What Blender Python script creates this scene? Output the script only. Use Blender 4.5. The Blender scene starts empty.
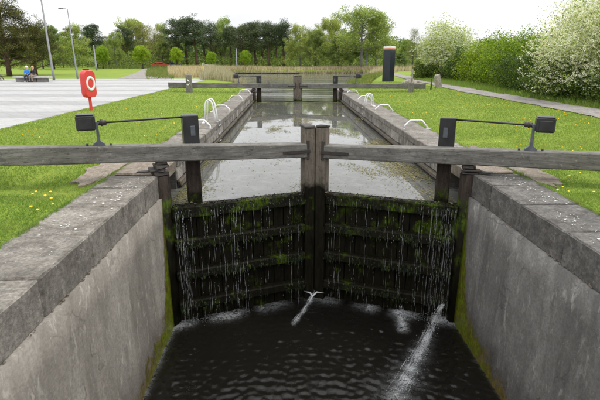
import bpy, bmesh, math, random
import numpy as np
from mathutils import Vector, Matrix, noise as mnoise

R = math.radians
scene = bpy.context.scene
col = scene.collection
rng = np.random.default_rng(7)
random.seed(7)

# ------------------------------------------------------------------ camera, sky, sun, exposure
CAM_H = 2.15                                    # eye height above the lock coping (z = 0)
cam_d = bpy.data.cameras.new('camera')
cam = bpy.data.objects.new('camera', cam_d); col.objects.link(cam)
cam_d.sensor_width = 36.0; cam_d.lens = 28.02
cam_d.clip_start = 0.05; cam_d.clip_end = 6000
cam.location = (0, 0, CAM_H)
cam.rotation_euler = (R(90 - 16.69), 0, R(-1.18))
cam_d.dof.use_dof = True; cam_d.dof.focus_distance = 9.5; cam_d.dof.aperture_fstop = 3.2
scene.camera = cam

SUN_EL, SUN_AZ = R(60), R(78)                  # azimuth clockwise from +Y: the sun stands to the right
world = bpy.data.worlds.new('World'); scene.world = world
world.use_nodes = True
wn = world.node_tree; wn.nodes.clear()
def W(t): return wn.nodes.new(t)
sky = W('ShaderNodeTexSky'); sky.sky_type = 'NISHITA'; sky.sun_disc = False
sky.sun_elevation = SUN_EL; sky.sun_rotation = SUN_AZ
tc = W('ShaderNodeTexCoord'); sp = W('ShaderNodeSeparateXYZ'); wn.links.new(tc.outputs['Generated'], sp.inputs[0])
mx = W('ShaderNodeMath'); mx.operation = 'MAXIMUM'; mx.inputs[1].default_value = 0; wn.links.new(sp.outputs[2], mx.inputs[0])
# overcast cloud deck: luminance (1 + 2 sin elevation) / 3 of the zenith, the standard overcast sky
ml = W('ShaderNodeMath'); ml.operation = 'MULTIPLY_ADD'; ml.inputs[1].default_value = 18.5; ml.inputs[2].default_value = 12.0
wn.links.new(mx.outputs[0], ml.inputs[0])
mpg = W('ShaderNodeMapping'); mpg.inputs['Scale'].default_value = (1.6, 1.6, 5.0); wn.links.new(tc.outputs['Generated'], mpg.inputs[0])
nz = W('ShaderNodeTexNoise'); nz.inputs['Scale'].default_value = 1.8; nz.inputs['Detail'].default_value = 5
wn.links.new(mpg.outputs[0], nz.inputs['Vector'])
mr = W('ShaderNodeMapRange'); mr.inputs[1].default_value = .3; mr.inputs[2].default_value = .7
mr.inputs[3].default_value = .7; mr.inputs[4].default_value = 1.08; wn.links.new(nz.outputs['Fac'], mr.inputs[0])
mm = W('ShaderNodeMath'); mm.operation = 'MULTIPLY'; wn.links.new(ml.outputs[0], mm.inputs[0]); wn.links.new(mr.outputs[0], mm.inputs[1])
cc = W('ShaderNodeVectorMath'); cc.operation = 'SCALE'; cc.inputs[0].default_value = (.985, .995, 1.01); wn.links.new(mm.outputs[0], cc.inputs['Scale'])
mxs = W('ShaderNodeMix'); mxs.data_type = 'RGBA'; mxs.inputs[0].default_value = .93
wn.links.new(sky.outputs[0], mxs.inputs[6]); wn.links.new(cc.outputs[0], mxs.inputs[7])
bg = W('ShaderNodeBackground'); bg.inputs['Strength'].default_value = .1; wn.links.new(mxs.outputs[2], bg.inputs[0])
wo = W('ShaderNodeOutputWorld'); wn.links.new(bg.outputs[0], wo.inputs[0])

sun_d = bpy.data.lights.new('sun', 'SUN'); sun_d.energy = 1.5; sun_d.angle = R(10); sun_d.color = (1, .96, .9)
sun = bpy.data.objects.new('sun', sun_d); col.objects.link(sun)
sv = Vector((math.sin(SUN_AZ) * math.cos(SUN_EL), math.cos(SUN_AZ) * math.cos(SUN_EL), math.sin(SUN_EL)))
sun.rotation_euler = sv.to_track_quat('Z', 'Y').to_euler()

scene.view_settings.view_transform = 'Standard'; scene.view_settings.look = 'None'
scene.view_settings.exposure = 0.0; scene.view_settings.gamma = 1.0
scene.view_settings.use_curve_mapping = False
scene.render.engine = 'CYCLES'
scene.cycles.use_denoising = True
scene.cycles.max_bounces = 7; scene.cycles.transparent_max_bounces = 8
scene.cycles.caustics_reflective = False; scene.cycles.caustics_refractive = False

# ------------------------------------------------------------------ helpers: materials
class G:
    """A tiny node-graph writer."""
    def __init__(s, name):
        s.m = bpy.data.materials.new(name); s.m.use_nodes = True
        s.t = s.m.node_tree; s.t.nodes.clear()
        s.out = s.t.nodes.new('ShaderNodeOutputMaterial')
    def set(s, sock, v):
        if isinstance(v, bpy.types.NodeSocket): s.t.links.new(v, sock)
        elif isinstance(v, (tuple, list)) and len(v) == 3 and sock.type == 'RGBA': sock.default_value = (*v, 1)
        else: sock.default_value = v
    def n(s, typ, ins=None, **props):
        nd = s.t.nodes.new('ShaderNode' + typ)
        for k, v in props.items(): setattr(nd, k, v)
        for k, v in (ins or {}).items(): s.set(nd.inputs[k], v)
        return nd
    def pos(s): return s.n('NewGeometry').outputs['Position']
    def obj(s): return s.n('TexCoord').outputs['Object']
    def scale(s, v, sc): return s.n('Mapping', {'Vector': v, 'Scale': sc}).outputs[0]
    def noise(s, v, sc, det=4, rough=.55, dist=0):
        return s.n('TexNoise', {'Vector': v, 'Scale': sc, 'Detail': det, 'Roughness': rough, 'Distortion': dist}).outputs['Fac']
    def voro(s, v, sc, feat='F1'): return s.n('TexVoronoi', {'Vector': v, 'Scale': sc}, feature=feat).outputs['Distance']
    def rng(s, f, a, b, c=0., d=1.): return s.n('MapRange', {0: f, 1: a, 2: b, 3: c, 4: d}).outputs[0]
    def math(s, op, a, b=0.): return s.n('Math', {0: a, 1: b}, operation=op).outputs[0]
    def ramp(s, f, stops):
        nd = s.n('ValToRGB', {0: f}); e = nd.color_ramp.elements
        while len(e) < len(stops): e.new(.5)
        for el, (p, c) in zip(e, stops): el.position = p; el.color = (*c, 1)
        return nd.outputs[0]
    def mix(s, f, a, b, mode='MIX'):
        nd = s.n('Mix', data_type='RGBA', blend_type=mode)
        s.set(nd.inputs[0], f); s.set(nd.inputs[6], a); s.set(nd.inputs[7], b)
        return nd.outputs[2]
    def sep(s, v): return s.n('SeparateXYZ', {0: v}).outputs
    def bump(s, h, st=.3, d=.02): return s.n('Bump', {'Height': h, 'Strength': st, 'Distance': d}).outputs[0]
    def bsdf(s, colr, rough=.8, normal=None, **kw):
        b = s.n('BsdfPrincipled'); s.set(b.inputs['Base Color'], colr); s.set(b.inputs['Roughness'], rough)
        if normal is not None: s.set(b.inputs['Normal'], normal)
        for k, v in kw.items(): s.set(b.inputs[k.replace('_', ' ')], v)
        return b.outputs[0]
    def done(s, sh): s.t.links.new(sh, s.out.inputs[0]); return s.m

def m_plain(name, c, rough=.6, var=.25, sc=6., bump=.15, metal=0.):
    g = G(name); p = g.obj(); f = g.noise(p, sc, 6)
    lo = tuple(x * (1 - var) for x in c); hi = tuple(min(1, x * (1 + var)) for x in c)
    cl = g.ramp(f, [(.3, lo), (.7, hi)])
    return g.done(g.bsdf(cl, rough, g.bump(g.noise(p, sc * 8, 4), bump, .004), Metallic=metal))

def m_stone(name, a, b, c, lichen=.0, sc=1., moss=0.):
    g = G(name); p = g.pos()
    f1 = g.noise(p, 1.3 * sc, 6, .6); f2 = g.noise(p, 22 * sc, 5, .7)
    rnd = g.n('ObjectInfo').outputs['Random']
    cl = g.ramp(f1, [(.25, a), (.5, b), (.75, c)])
    cl = g.mix(g.rng(g.noise(p, 4.5 * sc, 6, .68), .42, .66, 0, .75), cl, tuple(min(.6, x * 1.3) for x in c))
    cl = g.mix(g.rng(g.noise(p, 2.1 * sc, 6, .7, .6), .5, .68, 0, .7), cl, (a[0] * .62, a[1] * .56, a[2] * .47))
    cl = g.mix(g.rng(f2, .4, .7, 0, .75), cl, tuple(x * .5 for x in a))
    st = g.noise(g.scale(p, (2.5, 2.5, .35)), 2.2, 5, .6)
    cl = g.mix(g.rng(st, .5, .75, 0, .45), cl, tuple(x * .5 for x in a))
    cl = g.mix(.5, cl, g.ramp(rnd, [(0, (.7, .68, .66)), (1, (1.1, 1.08, 1.05))]), 'MULTIPLY')
    if lichen:
        v = g.voro(g.scale(p, (1, 1, 1)), 24)
        k = g.math('MULTIPLY', g.rng(v, .12, .2, 1, 0), g.rng(g.noise(p, 3.0, 3), .5, .62, 0, lichen))
        cl = g.mix(k, cl, (.62, .61, .56))
    if moss:
        k = g.rng(g.noise(p, 5, 5, .65), .55, .7, 0, moss)
        cl = g.mix(k, cl, (.07, .075, .03))
    h = g.math('ADD', g.math('MULTIPLY', f2, .4), g.noise(p, 70 * sc, 3, .6))
    return g.done(g.bsdf(cl, .85, g.bump(h, .45, .012), Specular_IOR_Level=.3))

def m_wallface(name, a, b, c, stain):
    g = G(name); p = g.pos(); z = g.sep(p)[2]; y = g.sep(p)[1]
    s1 = g.noise(g.scale(p, (1, 1.0, .4)), 1.3, 6, .6, .5)
    s2 = g.noise(g.scale(p, (1, 1.9, .3)), 1.4, 7, .62, .5)
    s3 = g.noise(p, 24, 6, .72); s4 = g.noise(p, 5.5, 6, .68)
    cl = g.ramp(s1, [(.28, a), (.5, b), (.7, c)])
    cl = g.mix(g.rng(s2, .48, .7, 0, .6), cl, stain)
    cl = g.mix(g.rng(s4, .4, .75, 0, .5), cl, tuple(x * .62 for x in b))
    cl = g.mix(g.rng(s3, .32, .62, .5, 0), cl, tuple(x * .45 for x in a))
    pl = g.noise(g.scale(p, (1, 2.2, .8)), 3.2, 6, .72, .5)
    cl = g.mix(g.rng(pl, .56, .7, 0, .6), cl, tuple(min(.6, x * 1.35) for x in c))   # pale lime bloom
    fl = g.voro(g.scale(p, (1, 1.6, .7)), 16)
    cl = g.mix(g.math('MULTIPLY', g.rng(fl, .05, .13, 1, 0), g.rng(g.noise(p, 3, 4), .5, .6, 0, .6)), cl, tuple(min(.7, x * 1.6) for x in c))
    wv = g.n('VectorMath', {0: p, 1: g.n('VectorMath', {0: g.n('TexNoise', {'Vector': p, 'Scale': 2.2, 'Detail': 4.}).outputs['Color'], 'Scale': .5}, operation='SCALE').outputs[0]}, operation='ADD').outputs[0]
    ck = g.math('MULTIPLY', g.rng(g.voro(wv, .85, 'DISTANCE_TO_EDGE'), .004, .012, 1, 0), g.rng(g.noise(p, 1.1, 3), .5, .6, 0, .4))
    cl = g.mix(ck, cl, tuple(x * .3 for x in a))                               # hairline cracks
    cl = g.mix(g.rng(g.math('ADD', z, g.rng(s4, .3, .7, -.25, .25)), -2.75, -2.45, .45, 0), cl, tuple(x * .55 for x in a))   # damp tide mark
    ed = g.noise(g.scale(p, (1, 1.2, 1)), 3.5, 4)
    zz = g.math('ADD', z, g.math('ADD', g.rng(ed, .3, .7, -.2, .2), g.rng(g.noise(p, 17, 6, .7), .3, .7, -.16, .16)))
    ynear = g.math('ADD', g.rng(y, 6.4, 8.6, 0, .3), g.math('MULTIPLY', g.math('POWER', g.rng(y, 8.0, 8.9, 0, 1), 2.2), 2.6))
    zb = g.math('SUBTRACT', zz, ynear)
    band = g.rng(zb, -3.2, -3.0, 1, 0)
    ochre = g.mix(g.rng(g.noise(p, 9, 5), .35, .65), (.06, .04, .014), (.16, .105, .035))
    cl = g.mix(band, cl, ochre)
    gy = g.math('MULTIPLY', g.rng(zb, -3.25, -3.05, 1, 0), g.rng(y, 6.2, 8.0, .05, 1))
    gn = g.mix(g.rng(g.noise(p, 14, 5), .35, .65), (.06, .085, .006), (.17, .21, .012))
    cl = g.mix(g.math('MULTIPLY', gy, g.rng(g.noise(p, 6, 4), .3, .55)), cl, gn)
    h = g.math('ADD', g.math('MULTIPLY', s2, .6), s3)
    wet = g.rng(zb, -3.1, -2.7, .3, .85)
    return g.done(g.bsdf(cl, wet, g.bump(h, .5, .015), Specular_IOR_Level=.35))

def m_wood(name, a, b, c, wet=False, along=(1.2, 14, 14), rough=.85):
    g = G(name); p = g.obj(); w = g.pos()
    gr = g.noise(g.scale(p, along), 2.2, 7, .7, .4)
    bl = g.noise(w, 1.6, 4)
    cl = g.ramp(gr, [(.25, a), (.5, b), (.78, c)])
    cl = g.mix(g.rng(bl, .35, .7, .0, .55), cl, a)
    sc = tuple(x * 3 for x in along)
    cr = g.noise(g.scale(p, sc), 2.5, 4, .6)
    cl = g.mix(g.rng(cr, .6, .68, 0, .8), cl, tuple(x * .25 for x in a))
    cl = g.mix(g.rng(g.noise(w, 7, 6, .72), .52, .7, 0, .6), cl, tuple(x * .6 for x in a))
    cl = g.mix(g.rng(g.noise(w, 16, 5, .7), .6, .72, 0, .35), cl, tuple(min(.5, x * 1.5) for x in c))
    rg = rough
    if wet:
        z = g.sep(w)[2]; n = g.noise(w, 4, 4)
        zz = g.math('ADD', z, g.rng(n, .3, .7, -.15, .15))
        k = g.rng(zz, -.62, -.38, 1, 0)
        dark = g.mix(g.rng(g.noise(g.scale(w, (5, 5, 1)), 3, 5, .65), .3, .7), (.004, .004, .0025), (.016, .014, .008))
        ms = g.math('MULTIPLY', g.rng(g.math('ADD', g.noise(w, 2.1, 5, .6), g.rng(z, -2.2, -.8, -.04, .07)), .57, .67, 0, .85), g.rng(g.noise(g.scale(w, (8, 8, 2)), 4, 4), .35, .6))
        dark = g.mix(ms, dark, g.mix(g.noise(w, 30, 2), (.014, .03, .002), (.1, .16, .006)))
        cl = g.mix(k, cl, dark); rg = g.rng(zz, -.62, -.38, .62, rough)
    h = g.math('ADD', gr, g.math('MULTIPLY', g.noise(w, 45, 4, .7), .5))
    return g.done(g.bsdf(cl, rg, g.bump(h, .55, .012), Specular_IOR_Level=.08 if wet else .25))

def m_leaf(name, cols, trans=.35, rough=.55, lush=None):
    g = G(name)
    r = g.n('NewGeometry').outputs['Random Per Island']
    o = g.n('ObjectInfo').outputs['Random']
    k = len(cols)
    cl = g.ramp(r, [(i / (k - 1), c) for i, c in enumerate(cols)])
    cl = g.mix(.6, cl, g.ramp(o, [(0, (.75, .85, .8)), (.5, (1, 1, 1)), (1, (1.2, 1.08, .9))]), 'MULTIPLY')
    if lush:                                   # patches of longer, greener growth, more of it beside the near wall
        p = g.pos(); y = g.sep(p)[1]
        k = g.math('ADD', g.rng(g.noise(p, .55, 5, .65), .4, .62, 0, .75), g.rng(y, 7.5, 12, .55, 0))
        cl = g.mix(g.math('MINIMUM', k, 1.), cl, g.mix(1., cl, lush, 'MULTIPLY'))
        dry = g.rng(g.noise(p, 1.1, 5, .7), .45, .68, .05, .6)
        cl = g.mix(dry, cl, (.31, .32, .1))
    d = g.bsdf(cl, rough, Specular_IOR_Level=.25)
    t = g.n('BsdfTranslucent', {0: g.mix(1, cl, (1.15, 1.25, .6), 'MULTIPLY')}).outputs[0]
    mx = g.n('MixShader', {0: trans, 1: d, 2: t}).outputs[0]
    return g.done(mx)

def m_ground():
    g = G('lawn'); p = g.pos()
    f = g.noise(p, .35, 5, .6); f2 = g.noise(p, 6, 6, .7); f3 = g.noise(p, 60, 3, .7)
    cl = g.ramp(f, [(.3, (.12, .19, .016)), (.5, (.165, .24, .024)), (.7, (.21, .265, .034))])
    cl = g.mix(g.rng(f2, .45, .75, 0, .6), cl, (.075, .12, .016))
    cl = g.mix(g.rng(f3, .4, .7, 0, .6), cl, (.24, .28, .06))
    z = g.sep(p)[2]
    mud = g.rng(z, -.5, -.25, 1, 0)
    cl = g.mix(mud, cl, (.06, .05, .03))
    return g.done(g.bsdf(cl, .9, g.bump(g.math('ADD', f2, f3), .6, .03), Specular_IOR_Level=.15))

def m_water_upper():
    g = G('upper_water'); p = g.pos()
    f = g.noise(g.scale(p, (1, .6, 1)), 5, 3, .5); f2 = g.noise(p, .5, 4)
    far = g.rng(g.sep(p)[1], 33, 38, 0, .5)
    sky_scum = g.rng(g.noise(p, 2.6, 7, .72, .4), .46, .64)
    y = g.sep(p)[1]
    sky_scum = g.math('MULTIPLY', sky_scum, g.rng(y, 9, 30, .12, .03))  # pale scum patches also put reflected sky white into the colour
    cl = g.mix(sky_scum, (.09, .09, .08), (.5, .5, .48)); st = g.noise(g.scale(p, (.07, .55, 1)), 1.2, 5, .65); rof = g.math('ADD', g.rng(sky_scum, 0, .5, .008, .2), g.math('MULTIPLY', far, g.rng(st, .42, .6, 0, .5)))
    return g.done(g.bsdf(cl, rof, g.bump(f, g.math('ADD', g.math('MULTIPLY', far, g.rng(st, .4, .6, .2, 1)), g.rng(f2, .3, .7, .008, .04)), .03), IOR=1.33, Specular_IOR_Level=.5))

def m_water_lower():
    g = G('lower_water'); p = g.pos()
    a = g.n('Attribute', attribute_name='foam').outputs['Fac']
    f = g.noise(g.scale(p, (1, 1, 1)), 9, 4, .6, .6); f2 = g.noise(p, 34, 4, .75, .5)
    v = g.voro(g.scale(p, (1, 1.3, 1)), 30)
    spec = g.math('MULTIPLY', g.rng(v, .06, .13, 1, 0), g.rng(g.noise(p, 2.4, 4), .56, .66, 0, .55))
    k = g.math('MULTIPLY', a, g.rng(g.math('MULTIPLY', f2, g.math('ADD', f, .5)), .36, .58))
    k = g.math('MINIMUM', g.math('ADD', k, spec), 1.)
    cl = g.mix(k, (.0075, .0068, .0055), (.5, .51, .52))
    return g.done(g.bsdf(cl, g.rng(k, 0, .6, .1, .5), g.bump(g.math('ADD', f, g.math('MULTIPLY', f2, .3)), .3, .015), IOR=1.33, Specular_IOR_Level=.5))

def m_paving(name, c):
    g = G(name); p = g.pos()
    f = g.noise(p, .8, 5); f2 = g.noise(p, 9, 5, .7)
    br = g.n('TexBrick', {'Vector': p, 'Scale': 1., 'Brick Width': .6, 'Row Height': .4, 'Mortar Size': .012, 'Color1': (1, 1, 1), 'Color2': (.9, .9, .9), 'Mortar': (.55, .55, .55)}).outputs[0]
    cl = g.mix(1, g.ramp(f, [(.3, tuple(x * .85 for x in c)), (.7, c)]), br, 'MULTIPLY')
    cl = g.mix(g.rng(f2, .5, .8, 0, .3), cl, tuple(x * .6 for x in c))
    return g.done(g.bsdf(cl, .7, g.bump(f2, .2, .005)))

M = {}
M['lawn'] = m_ground()
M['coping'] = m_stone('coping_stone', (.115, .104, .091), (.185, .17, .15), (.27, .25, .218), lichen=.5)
M['coping_dark'] = m_stone('coping_stone_dark', (.065, .061, .056), (.115, .109, .101), (.175, .166, .153), lichen=.25)  # the coping stone in darker tones
M['chamber_stone'] = m_stone('chamber_stone', (.12, .11, .1), (.2, .185, .165), (.33, .31, .28), lichen=.1, moss=.4)
M['pale_stone'] = m_stone('pale_facing', (.2, .185, .165), (.3, .28, .255), (.42, .4, .37), moss=.3)
M['earth'] = m_stone('worn_flag', (.16, .13, .1), (.24, .2, .16), (.31, .27, .22), sc=1.6)
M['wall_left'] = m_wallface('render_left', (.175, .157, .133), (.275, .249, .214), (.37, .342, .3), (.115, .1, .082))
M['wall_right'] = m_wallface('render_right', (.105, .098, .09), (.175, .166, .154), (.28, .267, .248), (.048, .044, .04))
M['beam'] = m_wood('weathered_beam', (.07, .064, .056), (.165, .156, .14), (.3, .287, .262), along=(.9, 10, 10))
M['gate'] = m_wood('gate_timber', (.085, .07, .056), (.175, .15, .122), (.28, .25, .21), wet=True, along=(12, 12, 1.0))
M['gate_rail'] = m_wood('gate_rail_timber', (.085, .07, .056), (.175, .15, .122), (.28, .25, .21), wet=True, along=(1.2, 12, 12))
M['rot'] = m_wood('rotten_timber', (.09, .06, .035), (.19, .14, .09), (.33, .26, .18), along=(10, 10, 1))
M['waling'] = m_wood('wet_waling', (.05, .04, .03), (.12, .1, .075), (.22, .19, .15), along=(10, 1, 10))
M['post_wood'] = m_wood('post_timber', (.11, .1, .085), (.2, .185, .16), (.3, .28, .25), along=(10, 10, 1))
M['tar'] = m_wood('tarred_timber', (.02, .015, .012), (.045, .035, .028), (.085, .07, .058), wet=True, along=(10, 10, 1))
M['black'] = m_plain('black_paint', (.014, .014, .015), .42, .5, 5)
M['iron'] = m_plain('rusty_iron', (.03, .024, .02), .6, .5, 9, .3)
M['steel_grey'] = m_plain('worn_steel', (.12, .13, .15), .45, .3, 8, .1, .6)
M['white'] = m_plain('white_paint', (.72, .72, .7), .45, .1, 7, .08)
M['galv'] = m_plain('galvanised', (.42, .43, .44), .45, .12, 5, .05, .5)
M['lamp_grey'] = m_plain('lamp_grey', (.2, .205, .215), .5, .12, 5, .05)
M['red'] = m_plain('red_plastic', (.62, .05, .045), .4, .15, 3, .05)
M['yellow'] = m_plain('yellow_plate', (.75, .55, .04), .5, .1, 3, .05)
M['navy'] = m_plain('navy_panel', (.012, .016, .026), .35, .3, 2, .03)
M['orange'] = m_plain('orange_band', (.8, .16, .03), .4, .1, 3, .03)
M['granite'] = m_plain('bench_granite', (.42, .41, .39), .7, .15, 5, .15)
M['concrete'] = m_plain('bench_base', (.2, .19, .175), .85, .2, 4, .2)
M['boulder'] = m_stone('boulder', (.2, .17, .13), (.33, .29, .24), (.5, .47, .42), sc=2)
M['pave_light'] = m_paving('paving_light', (.38, .375, .368))
M['pave_dark'] = m_paving('paving_dark', (.295, .29, .285))
M['path'] = m_stone('gravel_path', (.2, .18, .17), (.27, .25, .235), (.34, .32, .3), sc=1.5)
M['bark'] = m_wood('bark', (.04, .032, .025), (.085, .07, .055), (.14, .12, .1), along=(9, 9, 2))
M['bark_pine'] = m_wood('pine_bark', (.05, .03, .022), (.11, .07, .05), (.17, .11, .08), along=(9, 9, 2))
M['bark_pale'] = m_wood('pale_bark', (.1, .095, .085), (.2, .19, .17), (.32, .31, .29), along=(9, 9, 2))
M['pine'] = m_leaf('pine_needles', [(0.029, 0.048, 0.023), (0.057, 0.087, 0.037), (0.095, 0.125, 0.059), (0.142, 0.162, 0.079)], .2)
M['pine_olive'] = m_leaf('olive_needles', [(0.031, 0.036, 0.01), (0.06, 0.068, 0.015), (0.094, 0.098, 0.025), (0.136, 0.131, 0.04)], .2)
M['spring'] = m_leaf('spring_leaves', [(0.127, 0.184, 0.048), (0.228, 0.301, 0.075), (0.329, 0.388, 0.102), (0.483, 0.495, 0.168)])
M['deep'] = m_leaf('green_leaves', [(0.084, 0.131, 0.041), (0.154, 0.22, 0.06), (0.238, 0.298, 0.085), (0.332, 0.374, 0.134)])
M['lime'] = m_leaf('lime_leaves', [(0.138, 0.22, 0.012), (0.221, 0.335, 0.018), (0.276, 0.399, 0.025), (0.344, 0.45, 0.051)])
M['buds'] = m_leaf('bud_leaves', [(0.118, 0.113, 0.036), (0.196, 0.189, 0.064), (0.274, 0.265, 0.091), (0.353, 0.34, 0.127)])
M['shrub'] = m_leaf('shrub_leaves', [(0.062, 0.106, 0.011), (0.126, 0.197, 0.016), (0.214, 0.302, 0.022), (0.32, 0.409, 0.041)])
M['bramble'] = m_leaf('dark_leaves', [(0.022, 0.048, 0.009), (0.049, 0.086, 0.014), (0.09, 0.135, 0.02), (0.146, 0.194, 0.029)])
M['blossom'] = m_leaf('blossom', [(0.632, 0.609, 0.497), (0.782, 0.755, 0.648), (0.85, 0.833, 0.765)], .3)
M['reed'] = m_leaf('dry_reed', [(0.243, 0.191, 0.121), (0.376, 0.311, 0.208), (0.508, 0.43, 0.32), (0.619, 0.55, 0.449)], .25)
M['reed_green'] = m_leaf('bank_grass', [(0.072, 0.12, 0.024), (0.12, 0.18, 0.036), (0.18, 0.228, 0.06), (0.3, 0.288, 0.108)], .25)
M['grass'] = m_leaf('grass_blades', [(0.137, 0.211, 0.026), (0.178, 0.262, 0.035), (0.208, 0.291, 0.048), (0.257, 0.314, 0.093)], .35, .5, lush=(.58, .8, .7))
M['weed'] = m_leaf('pond_weed', [(.07, .06, .025), (.13, .12, .04), (.2, .19, .06), (.2, .16, .09)], .1)
M['slime'] = m_leaf('gate_slime', [(.003, .004, .002), (.006, .008, .003), (.012, .018, .004), (.035, .06, .006)], .15, .6)
M['petal'] = m_plain('petal', (.62, .61, .58), .7, .1, 5, .02)
M['dandelion'] = m_plain('dandelion_yellow', (.85, .55, .01), .6, .1, 30, .05)
M['debris'] = m_plain('debris', (.12, .095, .065), .9, .6, 12, .3)
M['water_up'] = m_water_upper(); M['water_low'] = m_water_lower()
g = G('falling_water')
M['fall'] = g.done(g.n('MixShader', {0: .55, 1: g.bsdf((.86, .88, .9), .12, IOR=1.33), 2: g.n('BsdfTransparent').outputs[0]}).outputs[0])
g = G('froth')
M['froth'] = g.done(g.bsdf((.8, .82, .84), .4, IOR=1.33))
M['skin'] = m_plain('skin', (.52, .33, .25), .6, .08, 6, .02)
M['hair_white'] = m_plain('white_hair', (.72, .7, .68), .8, .1, 20, .1)
M['hair_blond'] = m_plain('blond_hair', (.55, .36, .16), .7, .15, 20, .1)
M['jacket_blue'] = m_plain('blue_jacket', (.04, .2, .6), .7, .2, 6, .2)
M['jacket_black'] = m_plain('black_jacket', (.012, .012, .015), .75, .3, 6, .2)
M['trousers_navy'] = m_plain('navy_trousers', (.02, .025, .045), .85, .2, 6, .2)
M['trousers_tan'] = m_plain('tan_trousers', (.24, .19, .15), .85, .2, 6, .2)
M['shoe'] = m_plain('shoe', (.5, .5, .5), .7, .1, 8, .1)
M['glass'] = m_plain('dark_glass', (.02, .022, .025), .08, .1, 2, .0)
M['rubber'] = m_plain('rubber', (.015, .015, .015), .8, .2, 6, .1)
M['car_red'] = m_plain('car_red', (.42, .05, .03), .25, .05, 2, .0)
M['car_blue'] = m_plain('car_blue', (.05, .12, .3), .25, .05, 2, .0)
M['hill'] = m_plain('moor', (.13, .16, .15), .95, .2, .01, .0)

# ------------------------------------------------------------------ helpers: meshes and things
def tag(o, label=None, cat=None, group=None, kind=None):
    if label: o['label'] = label
    if cat: o['category'] = cat
    if group: o['group'] = group
    if kind: o['kind'] = kind
    return o

def link(name, me, mat=None, parent=None, loc=None):
    o = bpy.data.objects.new(name, me); col.objects.link(o)
    if mat is not None:
        if isinstance(mat, (list, tuple)):
            for x in mat: me.materials.append(x)
        elif not me.materials: me.materials.append(mat)
    if parent is not None: o.parent = parent
    if loc is not None: o.location = loc
    return o

def thing(name, label, cat, loc=(0, 0, 0), rz=0., group=None):
    o = bpy.data.objects.new(name, None); col.objects.link(o)
    o.location = loc; o.rotation_euler = (0, 0, rz); o.empty_display_size = .3
    return tag(o, label, cat, group)

def copy_tree(o, parent=None):
    c = o.copy(); col.objects.link(c); c.parent = parent
    for ch in list(o.children): copy_tree(ch, c)
    return c

class B:
    """Collects shapes in one bmesh and links them as one object."""
    def __init__(s): s.b = bmesh.new()
    def box(s, c, d, rot=None, bev=0., jit=0., taper=None):
        r = bmesh.ops.create_cube(s.b, size=1.0); vs = r['verts']
        for v in vs:
            k = Vector((v.co.x * d[0], v.co.y * d[1], v.co.z * d[2]))
            if taper and v.co.z > 0: k.x *= taper; k.y *= taper
            if jit: k += Vector([random.uniform(-jit, jit) for _ in range(3)])
            if rot is not None: k = rot @ k
            v.co = k + Vector(c)
        if bev:
            es = list({e for v in vs for e in v.link_edges})
            bmesh.ops.bevel(s.b, geom=es, offset=bev, segments=1, affect='EDGES', clamp_overlap=True)
        return s
    def hexa(s, pts, bev=0.):
        """8 points: bottom ring of four, then top ring of four."""
        v = [s.b.verts.new(p) for p in pts]
        fs = [(3, 2, 1, 0), (4, 5, 6, 7), (0, 1, 5, 4), (1, 2, 6, 5), (2, 3, 7, 6), (3, 0, 4, 7)]
        for f in fs: s.b.faces.new([v[i] for i in f])
        if bev:
            es = list({e for q in v for e in q.link_edges})
            bmesh.ops.bevel(s.b, geom=es, offset=bev, segments=1, affect='EDGES', clamp_overlap=True)
        return s
    def tube(s, pts, r, n=8, cap=True):
        pts = [Vector(p) for p in pts]
        rs = r if isinstance(r, (list, tuple)) else [r] * len(pts)
        rings = []
        for i, p in enumerate(pts):
            t = (pts[min(i + 1, len(pts) - 1)] - pts[max(i - 1, 0)]).normalized()
            u = t.cross(Vector((0, 0, 1)));
            if u.length < .05: u = t.cross(Vector((1, 0, 0)))
            u.normalize(); w = t.cross(u)
            rings.append([s.b.verts.new(p + (u * math.cos(2 * math.pi * k / n) + w * math.sin(2 * math.pi * k / n)) * rs[i]) for k in range(n)])
        for a, b in zip(rings, rings[1:]):
            for k in range(n):
                f = s.b.faces.new((a[k], a[(k + 1) % n], b[(k + 1) % n], b[k])); f.smooth = True
        if cap:
            s.b.faces.new(rings[0][::-1]); s.b.faces.new(rings[-1])
        return s
    def prism(s, poly, axis, lo, hi):
        """poly: 2-D outline; axis 0/1/2 is the extrusion direction."""
        def P(p, t):
            q = [p[0], p[1]]; q.insert(axis, t); return q
        a = [s.b.verts.new(P(p, lo)) for p in poly]; b = [s.b.verts.new(P(p, hi)) for p in poly]
        n = len(poly)
        s.b.faces.new(a); s.b.faces.new(b[::-1])
        for k in range(n): s.b.faces.new((a[k], b[k], b[(k + 1) % n], a[(k + 1) % n]))
        return s
    def blob(s, c, r, seed=0, rough=.25, sub=2, flat=1.):
        q = bmesh.ops.create_icosphere(s.b, subdivisions=sub, radius=1.0)
        for v in q['verts']:
            k = 1 + rough * mnoise.noise(v.co * 1.7 + Vector((seed * 3.1, seed, 0)))
            v.co = Vector((v.co.x * r[0] * k, v.co.y * r[1] * k, v.co.z * r[2] * k)) + Vector(c)
            for f in v.link_faces: f.smooth = True
        return s
    def ball(s, c, r, u=10, v=7):
        q = bmesh.ops.create_uvsphere(s.b, u_segments=u, v_segments=v, radius=1.0)
        rr = r if isinstance(r, (tuple, list)) else (r, r, r)
        for w in q['verts']:
            w.co = Vector((w.co.x * rr[0], w.co.y * rr[1], w.co.z * rr[2])) + Vector(c)
            for f in w.link_faces: f.smooth = True
        return s
    def mesh(s, name):
        bmesh.ops.recalc_face_normals(s.b, faces=s.b.faces)
        me = bpy.data.meshes.new(name); s.b.to_mesh(me); s.b.free(); return me
    def build(s, name, mat, parent=None, loc=None): return link(name, s.mesh(name), mat, parent, loc)

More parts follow.
